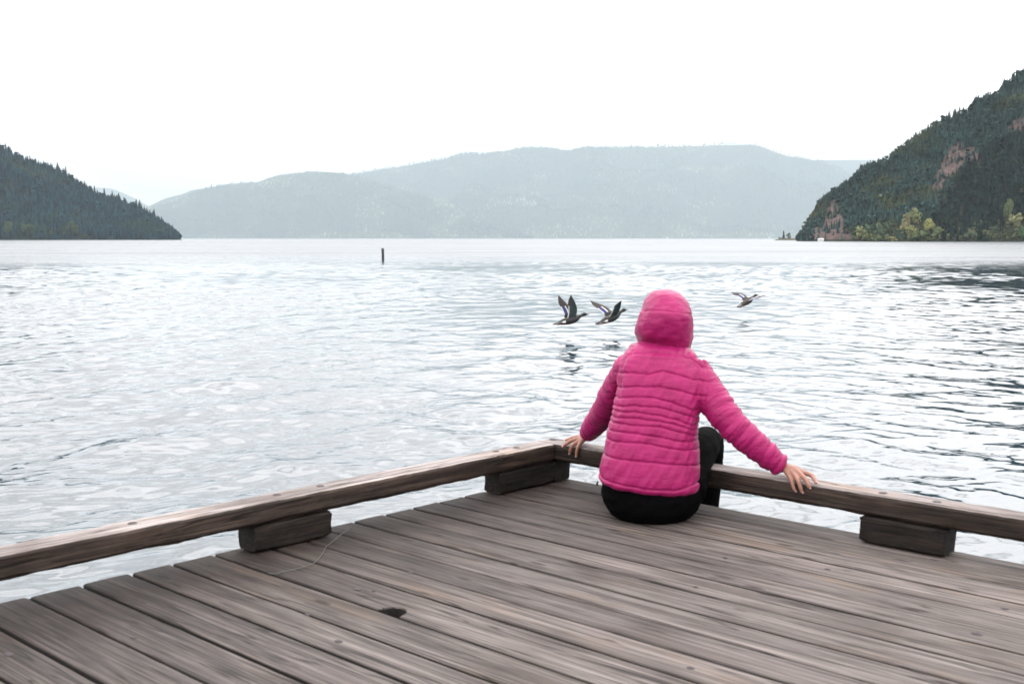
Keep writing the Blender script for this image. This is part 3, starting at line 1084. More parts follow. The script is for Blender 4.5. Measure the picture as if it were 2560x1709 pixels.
# framing under the planks
fb = MB()
fb.box((0.012, -6.6, -0.30), (0.06, -0.02, -0.040)); fb.build('edge_beam', M_JOIST, dock)
fb = MB()
fb.box((0.065, -0.065, -0.30), (X1, -0.018, -0.040)); fb.build('edge_beam', M_JOIST, dock)
for k in range(10):
    fb = MB(); x = 0.55 + k * 0.61
    fb.box((x, -6.6, -0.22), (x + 0.045, -0.07, -0.041)); fb.build('joist', M_JOIST, dock)
for (x, y) in ((0.25, -0.3), (0.25, -3.2), (3.4, -0.3), (3.4, -3.2)):
    fb = MB(); fb.tube([(x, y, -2.2), (x, y, -0.23)], [0.14, 0.13], 14); fb.build('pile', M_JOIST, dock, True)


def timber(name, x0, x1, y0, y1, z0, z1, mats, axis='x', seed=0, ch=0.009, rot_ends=(0, 0), rough=0.002):
    """Chamfered, slightly worn beam. axis: grain direction. The mesh is built along x and turned when the beam runs along y."""
    rng = random.Random(seed)
    if axis == 'x': a0, a1, b0, b1 = x0, x1, y0, y1
    else: a0, a1, b0, b1 = -y1, -y0, x0, x1          # object is rotated by -90 degrees
    n = max(8, int((a1 - a0) / 0.022))
    c = ch
    prof = [(b0, z0 + c), (b0, z0 + (z1 - z0) * .5), (b0, z1 - c), (b0 + c * .35, z1 - c * .35), (b0 + c, z1), (b0 + (b1 - b0) * .33, z1), (b0 + (b1 - b0) * .66, z1), (b1 - c, z1), (b1 - c * .35, z1 - c * .35), (b1, z1 - c), (b1, z0 + (z1 - z0) * .5), (b1, z0 + c), (b1 - c, z0), (b0 + c, z0)]
    q = len(prof)
    V, F, MI = [], [], []
    cb, cz = (b0 + b1) / 2, (z0 + z1) / 2
    for k in range(n + 1):
        a = a0 + (a1 - a0) * k / n
        fe = min(k, n - k)
        sh = 1 - (0.05 if fe == 0 else 0.012 if fe == 1 else 0)
        for j, (b, z) in enumerate(prof):
            d = rough * noise.noise(Vector((a * 9, j * 1.7 + seed, seed))) + rough * 0.6 * noise.noise(Vector((a * 31, j * 2.3, seed + 5)))
            sgb = 1 if b > cb else -1; sgz = 1 if z > cz else -1
            V.append((a + (rng.uniform(-.003, .003) if fe == 0 else 0), cb + (b - cb) * sh + d * sgb, cz + (z - cz) * sh + d * sgz * (0.4 if z >= z1 - 1e-6 else 1)))
    for k in range(n):
        for j in range(q):
            u, w = k * q + j, k * q + (j + 1) % q
            F.append((u, w, w + q, u + q))
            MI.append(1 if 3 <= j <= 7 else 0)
    F.append(tuple(reversed(range(q)))); MI.append(0)
    F.append(tuple(range(n * q, n * q + q))); MI.append(0)
    mb = MB()
    t = (rng.random(), rng.random(), rng.random())
    mb.v = V; mb.t = [t] * len(V); mb.f = [list(f) for f in F]; mb.m = MI
    o = mb.build(name, mats, dock)
    if axis == 'y': o.rotation_euler = (0, 0, -math.pi / 2)
    me = o.data
    bm = bmesh.new(); bm.from_mesh(me); bmesh.ops.recalc_face_normals(bm, faces=bm.faces); bm.to_mesh(me); bm.free()
    return o


RT, RB = 0.172, 0.095
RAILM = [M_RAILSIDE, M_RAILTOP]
# left rail runs along local y; right rail along local x
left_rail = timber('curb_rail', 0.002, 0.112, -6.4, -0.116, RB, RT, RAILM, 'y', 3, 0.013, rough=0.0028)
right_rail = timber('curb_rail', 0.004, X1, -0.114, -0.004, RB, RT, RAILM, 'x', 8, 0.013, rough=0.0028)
for (x0, x1, y0, y1, ax, sd) in ((0.012, 0.108, -0.452, -0.12, 'y', 21), (0.008, 0.110, -1.640, -1.322, 'y', 22), (0.008, 0.112, -3.05, -2.66, 'y', 23),
                                 (0.010, 0.108, -0.117, -0.012, 'x', 24), (1.512, 1.808, -0.128, -0.022, 'x', 25), (3.0, 3.35, -0.128, -0.022, 'x', 26)):
    timber('spacer_block', x0, x1, y0, y1, 0.0035, RB - 0.003, [M_BLOCK, M_BLOCK], ax, sd, 0.008, rough=0.004)

# countersunk bolts on the rail tops
for k, (x, y) in enumerate([(0.055, -0.30), (0.045, -0.050), (0.05, -1.326), (0.05, -1.512), (0.05, -2.05), (1.567, -0.066), (1.758, -0.07), (0.05, -0.42)]):
    root = left_rail if x < 0.1 and y < -0.2 else right_rail
    mb = MB(); n = 14
    lx, ly = (-y, x) if root is left_rail else (x, y)
    V = []
    for rr, z in ((0.0150, RT + 0.0006), (0.0125, RT + 0.0022), (0.0105, RT + 0.0016), (0.0, RT + 0.0016)):
        V += [(lx + rr * math.cos(6.283 * q / n), ly + rr * math.sin(6.283 * q / n), z) for q in range(n)] if rr else [(lx, ly, z)]
    F = []
    for rI in range(2):
        F += [(rI * n + q, rI * n + (q + 1) % n, (rI + 1) * n + (q + 1) % n, (rI + 1) * n + q) for q in range(n)]
    F += [(2 * n + q, 2 * n + (q + 1) % n, 3 * n) for q in range(n)]
    mb.add(V, F); mb.build('bolt', M_IRON, root, True)

# green cord lying on the planks
cord_root = MB()
CORD = [(0.09, -1.221), (0.108, -1.236), (0.128, -1.263), (0.150, -1.307), (0.185, -1.385), (0.221, -1.438), (0.277, -1.494), (0.334, -1.567), (0.35, -1.607), (0.356, -1.656), (0.348, -1.705), (0.351, -1.734), (0.326, -1.746)]
cw = []
ca, sa = math.cos(DROT), math.sin(DROT)
for k, (x, y) in enumerate(CORD):
    z = 0.0045 + (0.012 if 0 < k < 4 else 0)
    cw.append((CORNER.x + x * ca - y * sa, CORNER.y + x * sa + y * ca, z))
V, F = tube_geo(cw, [0.0012] * len(cw), 8, 5)
cord_root.add(V, F)
cord = cord_root.build('cord', mat_plain('green_cord', (0.092, 0.098, 0.080), 0.8, 0.25, 90), None, True)
tag(cord, 'thin frayed green cord curling over the planks beside the curb block', 'cord')

# ------------------------------------------------------------------ the woman on the corner of the dock
def mat_skin():
    m, nt, b = new_mat('skin')
    f = noise_tex(nt, coord(nt), 60, 4)
    c = ramp(nt, f, [(0.3, (0.24, 0.108, 0.078)), (0.7, (0.34, 0.172, 0.126))])
    nt.links.new(c, b.inputs['Base Color'])
    b.inputs['Roughness'].default_value = 0.5
    b.inputs['Subsurface Weight'].default_value = 0.12
    b.inputs['Subsurface Radius'].default_value = (0.01, 0.004, 0.002)
    return m


def mat_jacket():
    m, nt, b = new_mat('pink_shell')
    v = coord(nt)
    f = noise_tex(nt, v, 14, 5, 0.6)
    c = ramp(nt, f, [(0.3, (0.262, 0.0080, 0.084)), (0.7, (0.352, 0.0135, 0.120))])
    nt.links.new(c, b.inputs['Base Color'])
    b.inputs['Roughness'].default_value = 0.42
    b.inputs['Sheen Weight'].default_value = 0.04
    b.inputs['Specular IOR Level'].default_value = 0.22
    b.inputs['Sheen Roughness'].default_value = 0.4
    g = noise_tex(nt, coord(nt, (1, 1, 1)), 55, 3, 0.5, 0.6)
    tc = nt.nodes.new('ShaderNodeTexCoord'); mp = nt.nodes.new('ShaderNodeMapping')
    mp.inputs['Rotation'].default_value = (0, R(-36), 0); mp.inputs['Scale'].default_value = (9, 9, 42)
    nt.links.new(tc.outputs['Object'], mp.inputs['Vector'])
    cr = noise_tex(nt, mp.outputs[0], 1.0, 3, 0.55, 1.2)
    cr = ramp(nt, cr, [(0.38, (0, 0, 0)), (0.5, (0.75, 0.75, 0.75)), (0.62, (1, 1, 1))])
    n0 = bump(nt, b, cr, 0.22, 0.005)
    n1 = bump(nt, b, g, 0.22, 0.005, n0)
    g2 = noise_tex(nt, v, 900, 2)
    bump(nt, b, g2, 0.15, 0.0006, n1)
    return m


M_SKIN = mat_skin()
M_JACKET = mat_jacket()
M_LEG = mat_plain('black_leggings', (0.0022, 0.0020, 0.0024), 0.85, 0.3, 300, 0.0003, 0.0)
M_LEG.node_tree.nodes['Principled BSDF'].inputs['Specular IOR Level'].default_value = 0.035
M_SHOE = mat_plain('dark_shoe', (0.03, 0.03, 0.035), 0.6, 0.3, 60)
M_NAIL = mat_plain('nail', (0.62, 0.36, 0.33), 0.3, 0.05, 50)


def ellipsoid(c, r, n=20, m=14):
    V, F = [], []
    for i in range(m + 1):
        p = math.pi * i / m
        for k in range(n):
            g = 2 * math.pi * k / n
            V.append((c[0] + r[0] * math.sin(p) * math.cos(g), c[1] + r[1] * math.sin(p) * math.sin(g), c[2] - r[2] * math.cos(p)))
    for i in range(m):
        for k in range(n):
            a, b = i * n + k, i * n + (k + 1) % n
            F.append((a, b, b + n, a + n))
    return V, F


# arm axes
RARM = [(0.692, 4.312, 0.550), (0.748, 4.235, 0.458), (0.808, 4.165, 0.372), (0.900, 4.142, 0.288), (0.990, 4.132, 0.216)]
RRAD = [0.064, 0.063, 0.058, 0.052, 0.040]
LARM = [(0.458, 4.338, 0.566), (0.408, 4.440, 0.455), (0.384, 4.560, 0.370), (0.352, 4.680, 0.292), (0.322, 4.775, 0.226)]
LRAD = [0.062, 0.058, 0.054, 0.048, 0.038]

HAND_R = dict(index=[(1.0580, 4.0840, .2035), (1.0814, 4.0510, .1990), (1.0850, 4.0220, .1905), (1.0862, 3.9995, .1825)],
              middle=[(1.0404, 4.0768, .2035), (1.0543, 4.0298, .1905), (1.0603, 4.0105, .1755), (1.0638, 4.0065, .1632)],
              ring=[(1.0225, 4.0790, .1995), (1.0301, 4.0427, .1845), (1.0360, 4.0305, .1640), (1.0430, 4.0265, .1425)],
              little=[(1.0090, 4.0850, .1930), (1.0127, 4.0580, .1745), (1.0166, 4.0500, .1575), (1.0235, 4.0460, .1420)],
              thumb=[(1.0180, 4.1420, .2000), (1.0480, 4.1450, .1900), (1.0700, 4.1300, .1835)], wrist=(0.9980, 4.1270, .2120))
HAND_L = dict(index=[(0.2930, 4.8150, .2055), (0.2665, 4.8302, .1995), (0.2464, 4.8470, .1895), (0.2312, 4.8590, .1825)],
              middle=[(0.2874, 4.7900, .2020), (0.2516, 4.7962, .1920), (0.2318, 4.7920, .1795), (0.2182, 4.7940, .1680)],
              ring=[(0.2850, 4.7690, .1965), (0.2588, 4.7615, .1805), (0.2487, 4.7635, .1612), (0.2451, 4.7680, .1429)],
              little=[(0.2904, 4.7530, .1925), (0.2785, 4.7425, .1745), (0.2734, 4.7410, .1550), (0.2711, 4.7430, .1357)],
              thumb=[(0.3180, 4.8180, .2000), (0.3000, 4.8480, .1920), (0.2820, 4.8640, .1840)], wrist=(0.3160, 4.7810, .2110))
FR = dict(index=[.0098, .0090, .0080, .0066], middle=[.0102, .0092, .0082, .0068], ring=[.0098, .0088, .0078, .0064], little=[.0088, .0078, .0070, .0058], thumb=[.0120, .0105, .0082])


def hand_geo(hd):
    g = []
    w = Vector(hd['wrist'])
    for f in ('index', 'middle', 'ring', 'little', 'thumb'):
        pts = hd[f]
        g.append(tube_geo(pts, FR[f], 12, 3))
        if f != 'thumb':
            k = Vector(pts[0])
            mid = (w + k) / 2 + Vector((0, 0, 0.004))
            g.append(tube_geo([w, mid, k], [0.019, 0.0145, 0.0108], 12, 3))
        else:
            g.append(tube_geo([w, pts[0]], [0.016, 0.0135], 12))
    return g


def person():
    geos = []
    # head with face under the hood, neck, trunk, arms and lower legs
    hc = Vector((0.596, 4.415, 0.752))
    geos.append(ellipsoid(hc, (0.074, 0.092, 0.100), 28, 20))
    geos.append(ellipsoid(hc + Vector((0, 0.028, -0.055)), (0.054, 0.062, 0.062), 20, 14))      # jaw
    geos.append(tube_geo([hc + Vector((0, 0.088, 0.012)), hc + Vector((0, 0.104, -0.018)), hc + Vector((0, 0.098, -0.030))], [0.009, 0.0135, 0.010], 10))   # nose
    geos.append(tube_geo([hc + Vector((-0.035, 0.078, 0.022)), hc + Vector((0, 0.088, 0.024)), hc + Vector((0.035, 0.078, 0.022))], [0.008, 0.010, 0.008], 10))  # brow
    geos.append(tube_geo([hc + Vector((-0.021, 0.084, -0.056)), hc + Vector((0, 0.091, -0.055)), hc + Vector((0.021, 0.084, -0.056))], [0.005, 0.0075, 0.005], 10))  # lips
    geos.append(ellipsoid(hc + Vector((0, 0.070, -0.092)), (0.022, 0.020, 0.018)))
    for s in (-1, 1):
        geos.append(ellipsoid(hc + Vector((s * 0.032, 0.078, 0.006)), (0.013, 0.010, 0.010)))
        geos.append(ellipsoid(hc + Vector((s * 0.074, -0.005, -0.008)), (0.010, 0.020, 0.030)))
    geos.append(tube_geo([(0.580, 4.345, 0.56), (0.588, 4.392, 0.64), (0.596, 4.418, 0.70)], [0.050, 0.044, 0.048], 18, 3))
    geos.append(ring_geo([((0.53, 4.25, 0.05), .13, .10), ((0.53, 4.25, 0.2), .145, .105), ((0.535, 4.25, 0.34), .13, .09), ((0.56, 4.28, 0.48), .14, .09), ((0.573, 4.325, 0.55), .13, .070), ((0.580, 4.35, 0.59), .07, .045)], 28))
    for pts, rad in ((RARM, [.045, .043, .036, .033, .024]), (LARM, [.045, .042, .036, .032, .024])):
        geos.append(tube_geo(pts, rad, 14, 3))
    for hd, arm in ((HAND_R, RARM), (HAND_L, LARM)):
        geos.append(tube_geo([arm[-2], arm[-1], hd['wrist']], [0.033, 0.025, 0.021], 14, 2))
        geos += hand_geo(hd)
    for leg in (RLEG, LLEG):
        geos.append(tube_geo(leg[2:] + [(leg[-1][0], leg[-1][1] + 0.02, leg[-1][2] - 0.07)], [0.045, 0.042, 0.038, 0.030, 0.030], 12, 2))
    me = remeshed(geos, 0.0030, 3, 0.5)
    me.name = 'person'
    shade(me)
    me.materials.append(M_SKIN)
    o = link(bpy.data.objects.new('person', me))
    tag(o, 'person in pink hooded quilted jacket sitting at the dock edge, hands on the curb', 'person')
    return o


RLEG = [(0.635, 4.235, 0.105), (0.715, 4.395, 0.205), (0.802, 4.590, 0.222), (0.818, 4.668, 0.085), (0.812, 4.680, -0.10), (0.80, 4.665, -0.245)]
LLEG = [(0.440, 4.255, 0.105), (0.462, 4.49, 0.215), (0.490, 4.735, 0.222), (0.50, 4.825, 0.085), (0.50, 4.84, -0.10), (0.495, 4.825, -0.245)]


def to_dock(V):
    d = V[:, :2] - np.array([CORNER.x, CORNER.y])
    A = np.array([0.6807, 0.7325]); Bm = np.array([0.7325, -0.6807])
    return d @ Bm, d @ A


def leggings(root):
    geos = [ring_geo([((0.530, 4.25, -0.040), .070, .070), ((0.530, 4.25, -0.018), .118, .118), ((0.530, 4.25, 0.010), .152, .147), ((0.530, 4.25, 0.045), .180, .164), ((0.530, 4.25, 0.085), .193, .168), ((0.529, 4.247, 0.14), .188, .152), ((0.527, 4.245, 0.21), .160, .125), ((0.527, 4.245, 0.26), .13, .10)], 44, 2.05)]
    for leg in (RLEG, LLEG):
        geos.append(tube_geo(leg, [0.098, 0.080, 0.061, 0.057, 0.050, 0.036], 20, 5))
    me = remeshed(geos, 0.0065, 5, 0.5)
    V = coords(me)
    x, a = to_dock(V)
    lim = np.where(a < -0.118, 0.0035, np.where(a < 0.0, 0.1735, -9))
    onrail = (a >= -0.118) & (a < 0.0)
    lim = np.where(onrail & (V[:, 2] < 0.11), -9, lim)
    V[:, 2] = np.maximum(V[:, 2], lim)
    N_ = normals(me)
    f = np.array([noise.noise(Vector((p[0] * 22, p[1] * 22, p[2] * 40))) for p in V])
    V = V + N_ * (0.0040 * f)[:, None] * (V[:, 2] > 0.01)[:, None]
    set_coords(me, V)
    shade(me)
    me.name = 'leggings'
    me.materials.append(M_LEG)
    link(bpy.data.objects.new('leggings', me), root)


QUILT = [[(0.319, 0.178), (0.335, 0.161), (0.48, 0.142), (0.593, 0.133), (0.687, 0.151)],
         [(0.335, 0.244), (0.416, 0.242), (0.529, 0.234), (0.642, 0.221), (0.689, 0.212)],
         [(0.35, 0.301), (0.428, 0.304), (0.503, 0.301), (0.579, 0.285), (0.641, 0.275), (0.685, 0.272)],
         [(0.379, 0.337), (0.454, 0.337), (0.541, 0.325), (0.635, 0.304), (0.688, 0.304)],
         [(0.379, 0.367), (0.455, 0.365), (0.542, 0.361), (0.617, 0.34), (0.685, 0.319)],
         [(0.383, 0.385), (0.455, 0.390), (0.543, 0.382), (0.605, 0.367), (0.674, 0.343)],
         [(0.386, 0.407), (0.456, 0.412), (0.543, 0.401), (0.606, 0.385), (0.668, 0.361)],
         [(0.39, 0.425), (0.456, 0.434), (0.532, 0.431), (0.607, 0.413), (0.678, 0.388)],
         [(0.393, 0.455), (0.457, 0.465), (0.52, 0.465), (0.595, 0.446), (0.67, 0.416)],
         [(0.40, 0.492), (0.458, 0.503), (0.546, 0.503), (0.622, 0.489), (0.69, 0.468)],
         [(0.382, 0.538), (0.44, 0.550), (0.509, 0.547), (0.56, 0.559), (0.611, 0.547), (0.673, 0.526), (0.717, 0.52)],
         [(0.39, 0.609), (0.46, 0.615), (0.549, 0.625), (0.613, 0.615), (0.676, 0.597), (0.713, 0.572)]]
SIDE_L = [(0.145, 0.352), (0.24, 0.352), (0.30, 0.366), (0.45, 0.402), (0.60, 0.42)]
SIDE_R = [(0.145, 0.655), (0.24, 0.652), (0.30, 0.660), (0.40, 0.690), (0.56, 0.716)]

TORSO = [((0.513, 4.228, 0.118), .176, .140, -.10, 0), ((0.515, 4.23, 0.132), .189, .152, -.10, 0), ((0.518, 4.232, 0.155), .188, .153, -.08, 0), ((0.521, 4.235, 0.20), .184, .148, -.04, 0),
         ((0.526, 4.24, 0.27), .176, .137), ((0.531, 4.246, 0.33), .169, .125), ((0.541, 4.257, 0.39), .164, .119), ((0.556, 4.278, 0.46), .163, .118), ((0.567, 4.298, 0.52), .166, .114),
         ((0.573, 4.318, 0.565), .163, .106, -.06), ((0.575, 4.336, 0.602), .148, .096, -.10), ((0.580, 4.358, 0.632), .120, .080, -.12), ((0.587, 4.380, 0.650), .076, .062, -.08), ((0.593, 4.390, 0.69), .058, .056), ((0.595, 4.398, 0.715), .058, .058)]


def noise_arr(P):
    return np.array([noise.noise(Vector(p)) for p in P])


def seg_param(V, pts):
    """closest distance to a polyline and the length along it"""
    best = np.full(len(V), 1e9); par = np.zeros(len(V)); acc = 0
    for i in range(len(pts) - 1):
        a, b = np.array(pts[i]), np.array(pts[i + 1])
        ab = b - a; L = np.linalg.norm(ab)
        t = np.clip(((V - a) @ ab) / (L * L), 0, 1)
        d = np.linalg.norm(V - (a + t[:, None] * ab), axis=1)
        m = d < best
        best[m] = d[m]; par[m] = (acc + t * L)[m]
        acc += L
    return best, par


def jacket(root):
    geos = [ring_geo(TORSO, 56, 2.35), tube_geo(RARM, RRAD, 22, 5), tube_geo(LARM, LRAD, 22, 5),
            tube_geo([(0.51, 4.322, 0.568), (0.458, 4.338, 0.566)], [0.07, 0.063], 18), tube_geo([(0.64, 4.312, 0.553), (0.692, 4.312, 0.550)], [0.074, 0.066], 18)]
    me = remeshed(geos, 0.0036, 12, 0.5)
    V = coords(me).copy(); N_ = normals(me).copy()
    dR, pR = seg_param(V, RARM); dL, pL = seg_param(V, LARM)
    rr = np.interp(pR, np.linspace(0, pR.max(), 5), RRAD); rl = np.interp(pL, np.linspace(0, pL.max(), 5), LRAD)
    # weight of torso against sleeve
    tx = np.abs(V[:, 0] - np.interp(V[:, 2], [t[0][2] for t in TORSO], [t[0][0] for t in TORSO])) / np.interp(V[:, 2], [t[0][2] for t in TORSO], [t[1] for t in TORSO])
    wr = np.clip((tx - 0.88) / 0.26, 0, 1) * (dR < rr * 1.25); wl = np.clip((tx - 0.88) / 0.26, 0, 1) * (dL < rl * 1.25)
    wr = np.maximum(wr, (pR > 0.16) * (dR < rr * 1.15)); wl = np.maximum(wl, (pL > 0.16) * (dL < rl * 1.15))
    wt = 1 - np.maximum(wr, wl)
    D = np.zeros(len(V))
    zs = np.array([np.interp(V[:, 0], [p[0] for p in q], [p[1] for p in q]) for q in QUILT])
    # wobble so that the stitched lines are not ruled
    wob = 0.0022 * noise_arr(V * np.array([30, 30, 30]))
    z = V[:, 2] + wob
    seam = np.zeros(len(V)); puff = np.zeros(len(V))
    for i in range(len(QUILT)):
        seam += np.exp(-((z - zs[i]) / 0.0036) ** 2)
    for i in range(len(QUILT) - 1):
        t = (z - zs[i]) / np.maximum(zs[i + 1] - zs[i], 1e-4)
        inside = (t > 0) & (t < 1)
        hgt = np.clip((zs[i + 1] - zs[i]) / 0.06, 0.45, 1.0)
        puff = np.where(inside, np.sin(np.pi * np.clip(t, 0, 1)) ** 0.55 * hgt, puff)
    top = z > zs[-1]
    puff = np.where(top, np.clip((z - zs[-1]) / 0.02, 0, 1) * 0.7 * np.clip((0.66 - z) / 0.03, 0, 1), puff)
    hemt = z < zs[0]
    puff = np.where(hemt, np.sin(np.pi * np.clip((zs[0] - z) / 0.032, 0, 1)) * 0.7, puff)
    sl = np.interp(V[:, 2], [p[0] for p in SIDE_L], [p[1] for p in SIDE_L]); sr = np.interp(V[:, 2], [p[0] for p in SIDE_R], [p[1] for p in SIDE_R])
    side = np.exp(-((V[:, 0] - sl) / 0.007) ** 2) + np.exp(-((V[:, 0] - sr) / 0.007) ** 2)
    side *= (V[:, 2] > 0.15)
    D += wt * (0.0024 * puff - 0.0044 * np.minimum(seam, 1) - 0.0026 * side)
    # diagonal pull wrinkles between the seams, rising to the right
    q = np.column_stack([(V[:, 0] * 0.62 + V[:, 2] * 0.78) * 8, V[:, 1] * 6, (V[:, 2] * 0.62 - V[:, 0] * 0.78) * 46])
    wv = noise_arr(q)
    q2 = np.column_stack([(V[:, 0] * 0.45 + V[:, 2] * 0.9) * 14, V[:, 1] * 10, (V[:, 2] * 0.45 - V[:, 0] * 0.9) * 75 + 9])
    wv2 = noise_arr(q2)
    D += wt * (0.0034 * wv + 0.0018 * wv2)
    # yoke folds under the hood
    yk = np.exp(-((V[:, 2] - 0.60 + 0.05 * (V[:, 0] - 0.58)) / 0.035) ** 2)
    D += wt * yk * 0.0035 * noise_arr(np.column_stack([V[:, 0] * 9, V[:, 1] * 9, V[:, 2] * 70]))
    # sleeves: cross rings of quilting and bunched folds
    for w, par, sd in ((wr, pR, 0), (wl, pL, 40)):
        L = par.max()
        ph = par + 0.006 * noise_arr(V * 24 + sd)
        per = 0.052
        fr = (ph / per) % 1.0
        D += w * (0.0030 * np.sin(np.pi * fr) ** 0.5 - 0.002)
        foldn = noise_arr(np.column_stack([par * 62 + sd, V[:, 0] * 13, V[:, 2] * 13]))
        D += w * 0.0054 * foldn * (0.55 + 0.45 * np.clip((par - 0.08) / 0.15, 0, 1))
        D += w * 0.0024 * noise_arr(np.column_stack([par * 120 + sd, V[:, 0] * 22, V[:, 1] * 22 + V[:, 2] * 22]))
        cuff = np.exp(-((par - (L - 0.022)) / 0.005) ** 2)
        D -= w * 0.005 * cuff
    # armhole seams
    ah = np.exp(-((tx - 0.96) / 0.035) ** 2) * (V[:, 2] > 0.43) * (V[:, 2] < 0.63) * (np.minimum(pR, pL) < 0.14)
    D -= 0.0030 * ah
    V = V + N_ * D[:, None]
    x, a = to_dock(V)
    onrail = (a > -0.118) & (a < 0.0)
    V[:, 2] = np.where(onrail, np.maximum(V[:, 2], 0.1735), V[:, 2])
    set_coords(me, V)
    # open the cuffs and hem is not needed: the sleeves end round the wrists
    shade(me)
    me.name = 'jacket'
    me.materials.append(M_JACKET)
    o = link(bpy.data.objects.new('jacket', me), root)
    return o


def hood(jk):
    S = 0.01668 / 100 * 1.0
    cz = lambda zp: 0.853 - (zp - 130) * 0.0001808
    rows = [(136, 965, 120), (165, 968, 235), (215, 975, 335), (300, 1000, 428), (400, 1005, 500), (500, 1006, 552), (600, 1001, 588), (700, 990, 612), (800, 978, 642), (900, 968, 662), (1000, 966, 674), (1080, 970, 676), (1160, 978, 664), (1240, 988, 636), (1310, 994, 622), (1380, 1000, 596), (1430, 1006, 560), (1460, 1008, 500)]
    rings = []
    for i, (zp, c, hw) in enumerate(rows):
        x = 0.594 + (c - 985) * 0.0001668
        hx = hw * 0.0001668
        z = cz(zp)
        hy = hx * 1.22 + 0.008
        cy = 4.394 + (0.40 * (0.755 - z) if z < 0.755 else 0.30 * (z - 0.755))
        tilt = -0.20 * np.clip((zp - 1000) / 350, 0, 1)
        rings.append(((x, cy, z), hx, hy, float(tilt), 0.0))
    rings = rings[::-1]
    geo = ring_geo(rings, 60, 2.15)
    me = remeshed([geo], 0.0036, 3, 0.5)
    V = coords(me).copy(); N_ = normals(me).copy()
    zz = V[:, 2]
    D = np.zeros(len(V))
    w1 = 0.0018 * noise_arr(V * 35)
    sz = 0.776 - 0.05 * (V[:, 0] - 0.594) - 1.1 * (V[:, 0] - 0.585) ** 2 + w1
    D -= 0.0019 * np.exp(-((zz - sz) / 0.0028) ** 2)
    t = np.clip((zz - sz) / 0.09, 0, 1); D += 0.0006 * np.sin(np.pi * t) ** 0.5
    t = np.clip((sz - zz) / 0.11, 0, 1); D += 0.0006 * np.sin(np.pi * t) ** 0.5
    # crumpled cloth
    D += 0.0034 * noise_arr(np.column_stack([V[:, 0] * 20 + V[:, 2] * 9, V[:, 1] * 14, V[:, 2] * 34 - V[:, 0] * 14]))
    D += 0.0013 * noise_arr(np.column_stack([V[:, 0] * 46, V[:, 1] * 40, V[:, 2] * 62 + 4]))
    low = np.clip((0.70 - zz) / 0.05, 0, 1)
    D += low * 0.004 * noise_arr(np.column_stack([V[:, 0] * 55, V[:, 1] * 10, V[:, 2] * 10]))
    # rim seam, right and left bottom corners hang a little lower
    V = V + N_ * D[:, None]
    # hollow the face opening at the front
    bm = bmesh.new(); bm.from_mesh(me)
    for v_, p in zip(bm.verts, V): v_.co = p
    dead = [f for f in bm.faces if (lambda c: c.y > 4.398 + 0.108 and 0.655 < c.z < 0.825 and abs(c.x - 0.594) < 0.066)(f.calc_center_median())]
    bmesh.ops.delete(bm, geom=dead, context='FACES')
    bm.to_mesh(me); bm.free()
    shade(me)
    me.name = 'hood'
    me.materials.append(M_JACKET)
    o = link(bpy.data.objects.new('hood', me), jk)
    s = o.modifiers.new('thick', 'SOLIDIFY'); s.thickness = 0.005; s.offset = -1
    return o


def shoes(root):
    for leg in (RLEG, LLEG):
        x, y, z = leg[-1]
        g = [tube_geo([(x, y - 0.05, z - 0.075), (x, y + 0.02, z - 0.070), (x + 0.01, y + 0.10, z - 0.085), (x + 0.015, y + 0.17, z - 0.095)], [0.036, 0.040, 0.040, 0.030], 16, 3, scale=(1, .85)),
             tube_geo([(x, y, z + 0.01), (x, y, z - 0.06)], [0.041, 0.040], 16)]
        me = remeshed(g, 0.005, 3)
        shade(me); me.name = 'shoe'; me.materials.append(M_SHOE)
        so = link(bpy.data.objects.new('shoe', me), root)
        mb = MB()
        n = 18
        V = []
        for zz in (z - 0.128, z - 0.112):
            for k in range(n):
                a = 6.283 * k / n
                V.append((x + 0.008 + 0.042 * math.cos(a), y + 0.06 + 0.15 * math.sin(a), zz))
        F = [(k, (k + 1) % n, n + (k + 1) % n, n + k) for k in range(n)] + [tuple(reversed(range(n))), tuple(range(n, 2 * n))]
        mb.add(V, F); mb.build('sole', M_WHITE, so)


def nails(root):
    for hd in (HAND_R, HAND_L):
        for f in ('index', 'middle', 'ring', 'little'):
            p, q = Vector(hd[f][-2]), Vector(hd[f][-1])
            t = (q - p).normalized()
            n_ = Vector((0.3 * 0 - t.x * t.z, -0.75, 0.65)); n_ = (n_ - t * n_.dot(t)).normalized()
            c = q + n_ * (FR[f][-1] * 0.93)
            s = t.cross(n_)
            mb = MB()
            k = 10
            V = [c + t * (0.0058 * math.cos(6.283 * i / k)) + s * (0.0042 * math.sin(6.283 * i / k)) - n_ * (0.0012 * abs(math.sin(6.283 * i / k))) for i in range(k)]
            W = [v_ - n_ * 0.002 for v_ in V]
            mb.add(V + W, [tuple(range(k))] + [(i, k + i, k + (i + 1) % k, (i + 1) % k) for i in range(k)] + [tuple(reversed(range(k, 2 * k)))])
            mb.build('fingernail', M_NAIL, root, True)


woman = person()
leggings(woman)
jk = jacket(woman)
hood(jk)
shoes(woman)
nails(woman)
# drawcord toggle at the left hem
mb = MB(); mb.tube([(0.322, 4.215, 0.142), (0.319, 4.21, 0.128)], [0.0035, 0.0045], 10); mb.build('cord_toggle', M_SHOE, jk, True)

# ------------------------------------------------------------------ ducks
def dm(name, c, rough=0.6, var=0.2, sheen=0):
    return mat_plain(name, c, rough, var, 120, 0, sheen)


